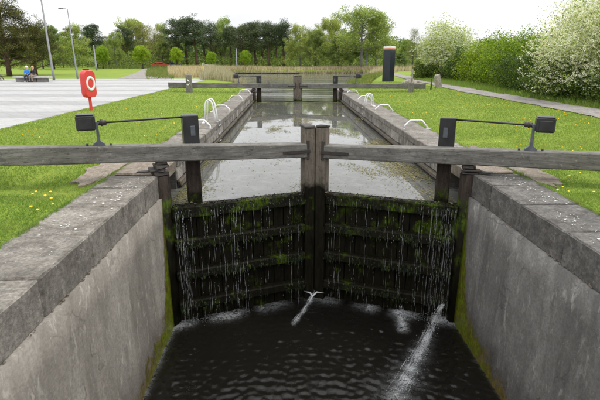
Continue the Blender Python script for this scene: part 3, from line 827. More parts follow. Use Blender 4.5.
def splash(name, label, path, n, spread, r0, seed, streaks=0):
    rg = np.random.default_rng(seed); path = np.array(path, float)
    t = rg.random(n) * (len(path) - 1); i = np.minimum(t.astype(int), len(path) - 2); f = (t - i)[:, None]
    P = path[i] * (1 - f) + path[i + 1] * f; D = path[i + 1] - path[i]
    sp = np.array(spread)[0] + (np.array(spread)[1] - np.array(spread)[0]) * (t / (len(path) - 1))
    P = P + rg.normal(size=(n, 3)) * sp[:, None] * np.array([1, 1, .45])
    P[:, 2] = np.maximum(P[:, 2], ZL + .004)
    D = unit(D) + rg.normal(size=(n, 3)) * .5
    V = drops(P, D, rg.uniform(.2, .8, n) ** 2 * r0, rg.uniform(2, 7, n) * r0 * .8)
    if streaks:                                 # long thin threads following the arc
        ts = rg.random(streaks) * (len(path) - 1.6); i0 = ts.astype(int); f0 = (ts - i0)[:, None]
        A_ = path[i0] * (1 - f0) + path[np.minimum(i0 + 1, len(path) - 1)] * f0; B_ = path[np.minimum(i0 + 1, len(path) - 1)] * .6 + path[np.minimum(i0 + 2, len(path) - 1)] * .4
        off = rg.normal(size=(streaks, 3)) * (spread[0] + (spread[1] - spread[0]) * ts / (len(path) - 1))[:, None] * [1., 1., .4]
        A_ = A_ + off; B_ = B_ + off * 1.3; A_[:, 2] = np.maximum(A_[:, 2], ZL + .01); B_[:, 2] = np.maximum(B_[:, 2], ZL + .01)
        V = np.concatenate([V, drops((A_ + B_) / 2, B_ - A_, rg.uniform(.001, .0035, streaks), np.linalg.norm(B_ - A_, axis=1) * rg.uniform(.5, 1, streaks))])
    tag(link(name, np_mesh(name, V, 3), M['fall']), label, 'water', kind='stuff')
splash('water_jet', 'slanting jet of water spurting from the right gate across the pool', [(3.36, 8.98, -2.82), (3.2, 8.85, -2.9), (3.0, 8.6, -3.05), (2.7, 8.1, -3.2), (2.3, 7.45, -3.28), (1.8, 6.6, -3.29)], 2300, (.008, .1), .0066, 5, 90)
splash('splash', 'white spray where the right gate leaks hit the pool', [(3.3, 8.95, -3.2), (2.9, 8.98, -3.25), (2.4, 9.2, -3.27)], 380, (.1, .08), .005, 6)
splash('splash', 'faint white spray under the left gate', [(-2.3, 8.9, -3.24), (-1.7, 9.1, -3.26), (-.9, 9.45, -3.27)], 420, (.08, .06), .005, 8)
splash('water_jet', 'small white jet at the foot of the mitre posts', [(.56, 10.0, -3.1), (.45, 9.8, -3.18), (.3, 9.45, -3.27), (.05, 8.92, -3.29)], 260, (.012, .03), .007, 9, 40)
splash('splash', 'short white spout in front of the right gate', [(2.45, 9.3, -3.1), (2.42, 9.1, -3.16), (2.35, 8.6, -3.28)], 200, (.02, .07), .006, 10)
b = B()
for pp_ in ([(.78, 9.93, -3.13), (.6, 9.92, -3.1), (.5, 9.85, -3.16), (.4, 9.68, -3.26)], [(.3, 9.98, -3.1), (.45, 9.93, -3.12), (.5, 9.84, -3.17)]):
    b.tube(pp_, [.004, .022, .02, .004][:len(pp_)], 7)
tag(b.build('froth', M['fall']), 'white froth spout between the two near gate leaves', 'water', kind='stuff')

def weed_patch(n, fn, size, name, label, mat, z=ZU + .004):
    P = []
    while len(P) < n:
        x = random.uniform(XL + .05, XR - .05); y = random.uniform(9.2, 33.5)
        if y < YQ + .15 + (YM - YQ) * (1 - abs(x - XM) / 3.1) + .05: continue
        if fn(x, y) > random.random(): P.append((x, y, z + random.uniform(0, .012)))
    P = np.array(P); a = rng.uniform(0, 6.28, n); s_ = rng.uniform(.4, 1.3, n) * size * (.6 + P[:, 1] * .035)
    V = np.empty((n, 4, 3)); q = rng.uniform(.25, .7, n)
    for k, (dx, dy) in enumerate(((1, 0), (0, 1), (-1, 0), (0, -1))):
        lx, ly = dx * s_, dy * s_ * q
        V[:, k, 0] = P[:, 0] + lx * np.cos(a) - ly * np.sin(a); V[:, k, 1] = P[:, 1] + lx * np.sin(a) + ly * np.cos(a); V[:, k, 2] = P[:, 2]
    tag(link(name, np_mesh(name, V.reshape(-1, 3), 4), mat), label, 'plant', kind='stuff')
def wf(x, y):
    n_ = mnoise.fractal(Vector((x * .9, y * .45, 4)), 1., 2., 5)
    side = math.exp(-min(x - XL, XR - x) / .35)
    near = 1.0 if y < 15 else .25
    mid = math.exp(-((y - 21.5) / 3.2) ** 2) * .9
    left = math.exp(-((x + 2.2) / .35) ** 2) * (y < 15) ; right = math.exp(-((x - 3.05) / .5) ** 2) * (y < 17)
    return max(0, (n_ - .1) * 1.3) * (near * .5 + mid + side * .7) + (.8 * left + 1.1 * right) * max(0, n_ + .35) + .006
weed_patch(20000, wf, .026, 'pond_weed', 'yellow green weed floating in the lock chamber', M['weed'])
def wf2(x, y):
    d = abs(y - (YF + (YM - YQ) * (1 - abs(x - XM) / 3.1)) + .35)
    return math.exp(-(d / .25) ** 2) * max(0, mnoise.noise(Vector((x * 1.5, y, 9))) + .4)
weed_patch(900, wf2, .05, 'pond_weed', 'strip of brown weed along the far gates', M['weed'])

# floating scraps and moss along the top of the near gates
for s, hx, rz, lab in ((1, XL, ang, 'bits of twig and moss along the top of the near left gate'), (-1, XR, -ang2, 'bits of twig and moss along the top of the near right gate')):
    n = 120; x = rng.uniform(.2, 3.1, n) * s; y = rng.normal(0, .05, n) - .03
    P = np.stack([hx + math.cos(rz) * x - math.sin(rz) * y, YQ + math.sin(rz) * x + math.cos(rz) * y, np.full(n, -.68) + rng.uniform(0, .012, n)], 1)
    tag(link('gate_top_debris', np_mesh('gate_top_debris', leaves(P, .06, .4), 4), M['debris']), lab, 'debris', kind='stuff')

def petals(s, xf, n, label):
    P = []
    while len(P) < n:
        d = random.triangular(.04, .86, .4); y = 8.8 - abs(random.gauss(0, 2.0))
        if y < 2.8: continue
        if mnoise.noise(Vector((d * 2.2, y * 1.4, s * 5))) + .25 < random.random() * .7: continue
        P.append((xf + s * d, y, .012))
    V = []
    for p in P:
        r_ = .006 + .018 * random.random() ** 2; a0 = random.uniform(0, 6.3)
        for k in range(6):
            q = r_ * random.uniform(.5, 1.1); a = a0 + k * math.pi / 3
            V.append((p[0] + q * math.cos(a), p[1] + q * .8 * math.sin(a), p[2] + random.uniform(0, .002)))
    tag(link('fallen_petals', np_mesh('fallen_petals', np.array(V), 6), M['petal']), label, 'petals', kind='stuff')
petals(-1, XL, 130, 'white petals scattered on the left coping')
petals(1, XR, 150, 'white petals scattered on the right coping')

# ------------------------------------------------------------------ white hoops and ladders on the chamber coping
def hoop(s, xf, y, label):
    t = thing('grab_hoop', label, 'hoop', (xf + (.14 if s > 0 else -.05), y, 0), 0, 'white hoops along the chamber edge')
    o = s
    B().tube([(o * -.005, 0, -.05), (o * -.005, 0, .02), (o * .0, 0, .1), (o * .17, 0, .26), (o * .22, 0, .275), (o * .52, 0, .275), (o * .57, 0, .26), (o * .78, 0, .01)], .027, 8).build('rail', M['white'], t)
    B().box((o * .785, 0, .008), (.13, .13, .018), bev=.004).build('foot_plate', M['white'], t)
    return t
for i, y in enumerate((15.4, 20.6, 26.4, 31.6)):
    hoop(-1, XL, y, ['white hoop on the left chamber edge nearest the camera', 'second white hoop along the left chamber edge', 'third white hoop along the left chamber edge', 'white hoop on the left chamber edge closest to the far gates'][i])
for i, y in enumerate((15.2, 20.6, 26.0, 31.2)):
    hoop(1, XR, y, ['white hoop on the right chamber edge nearest the camera', 'second white hoop along the right chamber edge', 'third white hoop along the right chamber edge behind the ladder', 'white hoop on the right chamber edge closest to the far gates'][i])

def ladder(s, xf, y, label, hs=1.):
    t = thing('lock_ladder', label, 'ladder', (xf, y, 0))
    for dy in (-.24, .24):
        B().tube([(s * .08, dy, -.02), (s * .1, dy, .3 * hs), (s * .15, dy, .62 * hs), (s * .2, dy, .76 * hs), (s * .28, dy, .82 * hs), (s * .36, dy, .78 * hs), (s * .41, dy, .64 * hs), (s * .45, dy, .01)], .028, 8).build('handrail', M['white'], t)
        B().tube([(s * -.03, dy, .03), (s * .08, dy, .04)], .02, 7).build('hook', M['galv'], t)
    for z in (-.1, -.38, -.66):
        B().tube([(s * -.03, -.24, z), (s * -.03, .24, z)], .016, 7).build('rung', M['galv'], t)
    B().box((s * .5, 0, .008), (.12, .66, .016), bev=.004).build('base_plate', M['white'], t)
ladder(-1, XL, 17.0, 'white ladder handrails on the left chamber edge')
ladder(1, XR, 23.2, 'white ladder handrails on the right chamber edge', .72)

# ------------------------------------------------------------------ posts, life ring, totem, boulder, lamps, signs
def gzf(x, y): return float(gz(x, y))
t = thing('life_ring', 'red life ring housing with white ring on a red post', 'life ring', (-8.0, 19.2, gzf(-8.0, 19.2)), R(72))
B().box((0, 0, .25), (.09, .09, .6), bev=.01).build('post', M['red'], t)
def rrect(w, h, r, n=5):
    o = []
    for cx, cz, a0 in ((w / 2 - r, h / 2 - r, 0), (-w / 2 + r, h / 2 - r, 90), (-w / 2 + r, -h / 2 + r, 180), (w / 2 - r, -h / 2 + r, 270)):
        for k in range(n + 1):
            a = R(a0 + 90 * k / n); o.append((cx + r * math.cos(a), cz + r * math.sin(a)))
    return o
b = B(); rr_ = []
zc = 1.03
for yy, g_ in ((-.13, .0), (-.1, .05), (0, .07), (.08, .05), (.11, .0)):
    rr_.append([b.b.verts.new((x, yy, z + zc)) for x, z in rrect(.58 + g_, .98 + g_, .17)])
for a, c in zip(rr_, rr_[1:]):
    n = len(a)
    for k in range(n): b.b.faces.new((a[k], a[(k + 1) % n], c[(k + 1) % n], c[k])).smooth = True
b.b.faces.new(rr_[0]); b.b.faces.new(rr_[-1][::-1])
hs = b.build('housing', M['red'], t)
b = B(); n, m_ = 28, 8; rg_ = []
for i in range(n):
    a = 2 * math.pi * i / n
    rg_.append([b.b.verts.new(((.2 + .05 * math.cos(2 * math.pi * k / m_)) * math.cos(a), -.135 + .025 * math.sin(2 * math.pi * k / m_), zc + .02 + (.2 + .05 * math.cos(2 * math.pi * k / m_)) * 1.15 * math.sin(a))) for k in range(m_)])
for i in range(n):
    for k in range(m_): b.b.faces.new((rg_[i][k], rg_[(i + 1) % n][k], rg_[(i + 1) % n][(k + 1) % m_], rg_[i][(k + 1) % m_])).smooth = True
b.build('ring', M['white'], t)
B().box((0, .02, zc + .555), (.22, .14, .05), bev=.012).build('cap', M['iron'], t)

def stop_post(x, y, h, w, label, mark, lean=0.):
    t = thing('beam_stop_post', label, 'post', (x, y, gzf(x, y)))
    B().box((0, 0, h / 2 - .1), (w, w, h + .2), bev=.03, jit=.015).build('post', M['post_wood'], t)
    if mark:
        B().tube([(-.06, -w / 2 - .02, h * .72), (.05, -w / 2 - .025, h * .62), (.07, -w / 2 - .02, h * .48), (-.02, -w / 2 - .02, h * .42), (-.1, -w / 2 - .02, h * .46)], .03, 7).build('hook', M['white'], t)
    return t
stop_post(-6.55, 31.3, 1.12, .34, 'squat wooden post with white hook at the far left beam', True)
p = stop_post(7.85, 31.0, .6, .32, 'wooden stop post with a slim pale stake at the far right beam', False)
B().box((.02, 0, 1.0), (.15, .15, .85), bev=.02, jit=.012, taper=.6).build('stake', M['boulder'], p)
t = thing('thin_post', 'thin black post at the end of the far right beam', 'post', (9.75, 33.0, gzf(9.75, 33)))
B().tube([(0, 0, -.1), (0, 0, .66)], .05, 8).build('shaft', M['black'], t); B().ball((0, 0, .68), .06).build('cap', M['black'], t)

t = thing('totem', 'tall dark totem with orange band and white top behind the far beam', 'totem', (9.3, 45.6, gzf(9.3, 45.6)), R(-48))
B().box((0, 0, 1.38), (.86, .72, 2.9), bev=.02).build('body', M['navy'], t)
B().box((0, 0, 2.94), (.88, .74, .1), bev=.015).build('band', M['orange'], t)
B().box((0, 0, 3.08), (.88, .74, .17), bev=.02).build('top', M['white'], t)
for (z, w_, h_) in ((2.45, .2, .12), (2.05, .14, .2), (1.2, .26, .1), (.95, .2, .05)):
    B().box((.435, -.05, z), (.012, w_, h_), bev=.003).build('panel_mark', M['galv'], t)
B().box((.435, -.05, 1.6), (.02, .5, 2.3), bev=.006).build('door', M['navy'], t)

t = B().box((0, 0, .42), (.5, .42, 1.1), bev=.07, jit=.06, taper=.82).build('boulder', M['boulder'], None, (10.75, 34.6, gzf(10.75, 34.6)))
t.rotation_euler = (0, R(-10), .4); tag(t, 'upright pale boulder standing at the towpath edge', 'boulder')
t = B().blob((0, 0, .1), (.75, .4, .3), 9, .3, 3).build('boulder', M['boulder'], None, (10.2, 40.5, gzf(10.2, 40.5)))
tag(t, 'low pale stone block behind the far right beam', 'boulder')

def lamp(x, y, h, r, label, head=True, lean=0.):
    z = gzf(x, y); t = thing('lamp_post', label, 'lamp post', (x, y, z))
    B().tube([(0, 0, -.2), (0, 0, .9), (lean * .1, 0, .95), (lean, 0, h)], [r * 1.25, r * 1.25, r, r * .6], 10).build('column', M['lamp_grey'], t)
    if head:
        B().tube([(lean, 0, h), (lean - .15, 0, h + .08), (lean - .5, -.1, h + .1)], .035, 8).build('arm', M['galv'], t)
        B().box((lean - .62, -.12, h + .09), (.46, .22, .08), bev=.02).build('lamp_head', M['iron'], t)
    return t
lamp(-23.9, 49.3, 11.0, .1, 'tallest grey lamp post beside the stone bench', lean=-.15)
lamp(-22.7, 52.0, 6.95, .075, 'grey lamp post with small head right of the tallest one', lean=-.1)
lamp(-37.6, 95, 4.7, .15, 'short pale column left of the plaza path', head=False)
lamp(-12.9, 118, 4.6, .16, 'short pale column beyond the basin left of centre', head=False)
lamp(18.6, 118, 4.2, .16, 'short pale column beyond the basin right of centre', head=False)

t = thing('warning_sign', 'small yellow square sign on a thin post in the reeds', 'sign', (-10.4, 58, gzf(-10.4, 58)))
B().tube([(0, .02, -.3), (0, .02, 1.1)], .03, 8).build('post', M['galv'], t); B().box((0, -.02, 1.0), (.34, .02, .4), bev=.005).build('plate', M['yellow'], t)

# gangway to a boat landing in the reeds
t = thing('gangway', 'sloping wooden gangway with pale rails in the reeds', 'gangway', (-16.8, 98.5, .0), R(15))
for i in range(12):
    B().box((-.9 + i * .24, 0, .55 - i * .065), (.22, 1.1, .05), bev=.008).build('deck_plank', M['reed'] if False else M['post_wood'], t)
for sy in (-.55, .55):
    for i in range(4): B().tube([(-.9 + i * .85, sy, .5 - i * .23), (-.9 + i * .85, sy, 1.5 - i * .23)], .03, 6).build('rail_post', M['galv'], t)
    B().tube([(-.95, sy, 1.5), (1.7, sy, .79)], .03, 6).build('handrail', M['white'], t)
    B().tube([(-.95, sy, 1.05), (1.7, sy, .34)], .022, 6).build('handrail', M['white'], t)
t = thing('pontoon', 'long dark landing stage along the far bank of the basin', 'pontoon', (-6.2, 106.9, ZU), R(2))
for i in range(12):
    B().box((-7.6 + i * 1.38, 0, .07), (1.02, 1.1, .2), bev=.03).build('float', M['rubber'], t)
for i in range(4):
    B().box((-6.2 + i * 4.15, 0, .21), (4.0, 1.3, .06), bev=.01).build('deck', M['post_wood'], t)

# stone bench and the two people sitting on it
BX, BY = -24.0, 45.3
t = thing('stone_bench', 'long curved pale stone bench at the back of the plaza', 'bench', (BX, BY, pz), R(-6))
b = B(); n = 14; top = []
for i in range(n + 1):
    x = -1.75 + 3.5 * i / n; yc = .16 * (x / 1.75) ** 2
    top.append([b.b.verts.new((x, yc + dy, z)) for dy, z in ((-.33, .33), (.33, .33), (.33, .5), (-.33, .5))])
for a, c in zip(top, top[1:]):
    for k in range(4): b.b.faces.new((a[k], a[(k + 1) % 4], c[(k + 1) % 4], c[k]))
b.b.faces.new(top[0]); b.b.faces.new(top[-1][::-1]); b.build('seat', M['granite'], t)
for x in (-1.05, 0, 1.05): B().box((x, .06, .165), (.9, .4, .33), bev=.02).build('support', M['concrete'], t)

def skin_obj(name, verts, edges, radii, mat, parent, root=0, sub=2):
    me = bpy.data.meshes.new(name); me.from_pydata(verts, edges, []); me.update()
    o = link(name, me, mat, parent)
    md = o.modifiers.new('skin', 'SKIN'); md.use_smooth_shade = True
    for i, r_ in enumerate(radii):
        sv_ = me.skin_vertices[0].data[i]; sv_.radius = r_ if isinstance(r_, tuple) else (r_, r_); sv_.use_root = (i == root)
    ss = o.modifiers.new('sub', 'SUBSURF'); ss.levels = sub; ss.render_levels = sub
    return o
def person(loc, rz, label, jacket, trousers, hair, shoe, lean=0.):
    t = thing('person', label, 'person', loc, rz)
    # seat height 0.50; local -y is forward
    J = dict(pel=(0, .02, .6), bel=(0, .0, .76), che=(lean, -.02, .95), nec=(lean, -.02, 1.1), he0=(lean, -.04, 1.19), he1=(lean, -.06, 1.31),
             sL=(-.17 + lean, -.01, 1.04), eL=(-.25 + lean, -.08, .78), wL=(-.1, -.3, .7), hL=(-.04, -.36, .68),
             sR=(.17 + lean, -.01, 1.04), eR=(.25 + lean, -.08, .78), wR=(.1, -.3, .68), hR=(.04, -.36, .66),
             pL=(-.1, -.02, .58), kL=(-.13, -.46, .56), aL=(-.12, -.5, .1), tL=(-.12, -.66, .04),
             pR=(.1, -.02, .58), kR=(.13, -.44, .56), aR=(.12, -.42, .1), tR=(.12, -.58, .04))
    K = list(J); ix = {k: i for i, k in enumerate(K)}
    E = [('pel', 'bel'), ('bel', 'che'), ('che', 'nec'), ('nec', 'he0'), ('he0', 'he1')]
    for q in 'LR': E += [('che', 's' + q), ('s' + q, 'e' + q), ('e' + q, 'w' + q), ('w' + q, 'h' + q), ('pel', 'p' + q), ('p' + q, 'k' + q), ('k' + q, 'a' + q), ('a' + q, 't' + q)]
    rad = dict(pel=(.14, .11), bel=(.13, .1), che=(.14, .1), nec=.05, he0=.07, he1=.085, s=.06, e=.042, w=.032, h=.035, p=.085, k=.06, a=.042, t=.04)
    def sub(keys, nm, mat, grow, root):
        kk = [k for k in K if k in keys]; im = {k: i for i, k in enumerate(kk)}
        ee = [(im[a], im[b_]) for a, b_ in E if a in im and b_ in im]
        rr = []
        for k in kk:
            r_ = rad.get(k, rad.get(k[0])); r_ = r_ if isinstance(r_, tuple) else (r_, r_); rr.append((r_[0] + grow, r_[1] + grow))
        return skin_obj(nm, [J[k] for k in kk], ee, rr, mat, t, im[root])
    sub(K, 'body', M['skin'], 0, 'pel')
    sub(['pel', 'bel', 'che', 'nec', 'sL', 'eL', 'wL', 'sR', 'eR', 'wR'], 'jacket', jacket, .022, 'pel')
    sub(['pel', 'pL', 'kL', 'aL', 'pR', 'kR', 'aR'], 'trousers', trousers, .018, 'pel')
    for q in 'LR':
        a, b_ = Vector(J['a' + q]), Vector(J['t' + q])
        B().ball((a + b_) / 2 + Vector((0, 0, -.015)), (.05, .13, .05)).build('shoe', shoe, t)
        # fingers resting on the lap
        h_ = Vector(J['h' + q]); sg = -1 if q == 'L' else 1
    hd = Vector(J['he1'])
    b = B()
    b.ball(hd + Vector((0, .035, .035)), (.105, .115, .115), 12, 9); b.ball(hd + Vector((0, .075, -.06)), (.095, .06, .1), 10, 7)
    b.build('hair', hair, t)
    b = B(); b.ball(hd + Vector((0, -.1, -.01)), (.016, .022, .022), 6, 5); b.build('nose', M['skin'], t)
    for sx in (-.033, .033): B().ball(hd + Vector((sx, -.085, .02)), (.011, .009, .008), 6, 5).build('eye', M['black'], t)
    return t
def on_bench(x): return (BX + x * math.cos(R(-6)), BY + x * math.sin(R(-6)), pz)
person(on_bench(-.32), R(8), 'person in a bright blue jacket seated on the stone bench', M['jacket_blue'], M['trousers_navy'], M['hair_white'], M['shoe'])
person(on_bench(.3), R(-18), 'person in a black jacket and tan trousers seated on the stone bench', M['jacket_black'], M['trousers_tan'], M['hair_blond'], M['rubber'], -.03)

# picnic table at the far left
t = thing('picnic_table', 'grey wooden picnic table under the trees at far left', 'picnic table', (-29.6, 49.0, gzf(-29.6, 49) + .02), R(20))
for i in range(5): B().box((-.3 + i * .15, 0, .75), (.14, 1.7, .045), bev=.008).build('top_plank', M['post_wood'], t)
for sx in (-.7, .7):
    for k in (-.075, .075): B().box((sx + k, 0, .45), (.14, 1.7, .045), bev=.008).build('seat_plank', M['post_wood'], t)
for sy in (-.6, .6):
    B().box((0, sy, .41), (1.6, .05, .09), bev=.006).build('cross_bar', M['post_wood'], t)
    for sg in (-1, 1): B().box((sg * .45, sy + .05, .37), (.09, .05, .86), Matrix.Rotation(R(-28 * sg), 3, 'Y'), bev=.006).build('leg', M['post_wood'], t)

# two parked cars half hidden at the end of the path
def car(loc, rz, paint, label):
    t = thing('parked_car', label, 'car', loc, rz, 'cars parked at the end of the path')
    side = [(-2.0, .3), (2.0, .3), (2.08, .6), (1.95, .82), (1.0, .92), (.45, 1.38), (-1.1, 1.42), (-1.85, .98), (-2.05, .8)]
    b = B()
    rows = []
    for y_, k in ((-.86, .94), (-.8, 1), (.8, 1), (.86, .94)):
        rows.append([b.b.verts.new((x, y_ * (1 - .14 * max(0, z - .9)), .3 + (z - .3) * k)) for x, z in side])
    for a, c in zip(rows, rows[1:]):
        for k in range(len(side)): b.b.faces.new((a[k], a[(k + 1) % len(side)], c[(k + 1) % len(side)], c[k]))
    b.b.faces.new(rows[0]); b.b.faces.new(rows[-1][::-1]); b.build('body', paint, t)
    for sy in (-1, 1):
        B().prism([(.9, .94), (.42, 1.3), (-.3, 1.32), (-.3, .94)], 1, sy * .83, sy * .845).build('window', M['glass'], t)
        B().prism([(-.36, .94), (-.36, 1.32), (-1.05, 1.33), (-1.6, .98)], 1, sy * .83, sy * .845).build('window', M['glass'], t)
        for wx_ in (-1.25, 1.3):
            w_ = B().tube([(wx_, sy * .7, .31), (wx_, sy * .9, .31)], .31, 16).build('wheel', M['rubber'], t)
            B().tube([(wx_, sy * .89, .31), (wx_, sy * .915, .31)], .19, 12).build('rim', M['galv'], w_)
        B().ball((2.03, sy * .6, .68), (.06, .14, .07)).build('headlight', M['white'], t)
car((-32.0, 121, gzf(-32.0, 121)), R(8), M['car_red'], 'red car parked beyond the reeds at the end of the path')
car((-29.8, 125, gzf(-29.8, 125)), R(-4), M['car_blue'], 'blue car parked behind the red car')

# ------------------------------------------------------------------ trees and shrubs
def limb_tree(rg, h, r, fork, nlimb, spread, mat, bare=False, lean=.0, levels=2):
    """Trunk with limbs as one bmesh; returns it and the limb tips."""
    b = B(); tips = []
    n = 6; tr = []
    for i in range(n + 1):
        f_ = i / n; tr.append((lean * f_ * h + rg.normal() * .05 * f_ * h * .2, rg.normal() * .05 * f_ * h * .2, f_ * h * .93 - .15))
    b.tube(tr, [r * (1.25 - 1.05 * i / n) for i in range(n + 1)], 8)
    tr = np.array(tr)
    for i in range(nlimb):
        f_ = fork + (1 - fork) * (i + rg.random()) / nlimb * .95
        p = tr[0] + (tr[-1] - tr[0]) * f_; a = i * 2.4 + rg.normal() * .4
        L = spread * (1.1 - .75 * f_) * rg.uniform(.75, 1.2) * (1.15 if fork > .4 else 1.4)
        e = p + np.array([math.cos(a) * L, math.sin(a) * L, L * rg.uniform(.15, .75)])
        m_ = (p + e) / 2 + np.array([0, 0, -.05 * L]) + rg.normal(size=3) * .06 * L
        r0 = max(.012, r * .42 * (1.1 - f_))
        b.tube([p, m_, e], [r0, r0 * .65, r0 * .25], 5, False)
        tips += [m_ * .4 + e * .6, e]
        for q in range(levels):
            e2 = m_ + (e - m_) * rg.uniform(.1, .9) + rg.normal(size=3) * .35 * L * np.array([1, 1, .7])
            b.tube([m_, (m_ + e2) / 2 + rg.normal(size=3) * .05, e2], [r0 * .5, r0 * .35, r0 * .12], 4, False)
            tips.append(e2)
    tips.append(tr[-1])
    return b, np.array(tips)

def make_tree(name, seed, kind):
    """A 1:1 tree about 10 m tall, scaled when placed. Returns the root with trunk and crown."""
    rg = np.random.default_rng(seed)
    root = bpy.data.objects.new(name, None); col.objects.link(root)
    if kind == 'pine':
        fk = rg.uniform(.28, .52); sp_ = rg.uniform(1.45, 2.3); zc_ = rg.uniform(2.8, 5.0); b, tips = limb_tree(rg, 10, .2, fk, int(rg.integers(15, 26)), sp_, None, lean=rg.uniform(-.04, .04), levels=2)
        b.build('trunk', M['bark_pine'], root)
        C = np.concatenate([tips, tips + rg.normal(size=tips.shape) * [.4, .4, .35]]); C = C[(C[:, 2] > zc_) & (rg.random(len(C)) < .7)]
        C[:, :2] *= np.clip((10.9 - C[:, 2]) / 2.4, .3, 1)[:, None]
        P = np.repeat(C, 105, 0); P = P + puff(P.shape, 1.7, rg) * [.42, .42, .32]
        V = leaves(P, .2, .35, rg); mt = M['pine']
    elif kind == 'wide_pine':
        b, tips = limb_tree(rg, 9.5, .28, .14, 30, 3.6, None, levels=2)
        b.build('trunk', M['bark_pine'], root)
        C = np.concatenate([tips, tips + rg.normal(size=tips.shape) * [.6, .6, .35], tips + rg.normal(size=tips.shape) * [.8, .8, .4]])
        P = np.repeat(C, 135, 0); P = P + puff(P.shape, 1.7, rg) * [.46, .46, .26]
        P = P[P[:, 2] > 1.0]
        V = leaves(P, .17, .35, rg); mt = M['pine_olive']
    elif kind in ('spring', 'deep'):
        b, tips = limb_tree(rg, 10, .17, .16, 26, 2.5, None, levels=3)
        b.build('trunk', M['bark_pale' if kind == 'spring' else 'bark'], root)
        C = np.concatenate([tips, tips + rg.normal(size=tips.shape) * .45]); k = 95 if kind == 'spring' else 130
        w = rg.uniform(.35, 1.5, len(C)); rep = np.maximum(8, (k * w)).astype(int)
        P = np.repeat(C, rep, 0); P = P + puff(P.shape, 1.7, rg) * [.38, .38, .34]
        P = P[P[:, 2] > 1.2]
        V = leaves(P, .17, .7, rg); mt = M[kind]
    elif kind == 'crown':                                       # big open crown with clear clumps
        b, tips = limb_tree(rg, 10, .22, .3, 24, 3.6, None, levels=3)
        b.build('trunk', M['bark_pale'], root)
        C = np.concatenate([tips, tips + rg.normal(size=tips.shape) * .5]); w = rg.uniform(.3, 1.7, len(C)); rep = np.maximum(8, (120 * w)).astype(int)
        P = np.repeat(C, rep, 0); P = P + puff(P.shape, 1.7, rg) * [.5, .5, .42]
        V = leaves(P, .17, .7, rg); mt = M['spring']
    elif kind == 'round':
        b, tips = limb_tree(rg, 4.4, .09, .25, 16, 1.3, None, levels=2)
        b.build('trunk', M['bark'], root)
        d = unit(rg.normal(size=(240, 3))); C = d * [1.45, 1.45, 1.65] * (rg.random((240, 1)) ** .4) * rg.uniform(.85, 1.1, (240, 1)) + [0, 0, 2.75]
        P = np.repeat(C, 34, 0); P = P + puff(P.shape, 1.7, rg) * .16
        V = leaves(P, .13, .75, rg); mt = M['lime']
    else:                                                       # bare, just budding
        b, tips = limb_tree(rg, 10, .15, .2, 38, 2.2, None, levels=6)
        b.build('trunk', M['bark'], root)
        P = np.repeat(tips, 26, 0); P = P + puff(P.shape, 1.7, rg) * [.4, .4, .42]
        V = leaves(P, .12, .7, rg); mt = M['buds']
    link('crown', np_mesh('crown', V, 4), mt, root)
    return root
PROTO = {}
for k, ns in (('pine', 6), ('wide_pine', 2), ('spring', 2), ('deep', 2), ('crown', 2), ('round', 2), ('bare', 2)):
    nm = dict(pine='pine_tree', wide_pine='pine_tree', spring='birch_tree', deep='broadleaf_tree', crown='broadleaf_tree', round='ornamental_tree', bare='budding_tree')[k]
    PROTO[k] = [make_tree(nm, 40 + 7 * i + len(k), k) for i in range(ns)]
USED = set(); CNT = {}
def plant(kind, px, Y, top, label, group, wide=1.):
    """px, top: bearing and elevation of the tree seen from the bridge, turned into a place and a height."""
    x = (px - 290) / 485 * Y; z = gzf(x, Y); h = CAM_H + (60 - top) / 485 * Y - z
    v = CNT.get(kind, 0) % len(PROTO[kind]); CNT[kind] = CNT.get(kind, 0) + 1; pr = PROTO[kind][v]
    base = 4.4 if kind == 'round' else (9.5 if kind == 'wide_pine' else 10.)
    if (kind, v) in USED: o = copy_tree(pr)
    else: o = pr; USED.add((kind, v))
    s = h / base
    o.location = (x, Y, z - .05); o.rotation_euler = (0, 0, random.uniform(0, 6.28)); o.scale = (s * wide * (1.22 if kind == 'pine' else 1), s * wide * (1.22 if kind == 'pine' else 1), s)
    tag(o, label, 'tree', group); return o
gB = 'trees beyond the plaza and the basin'
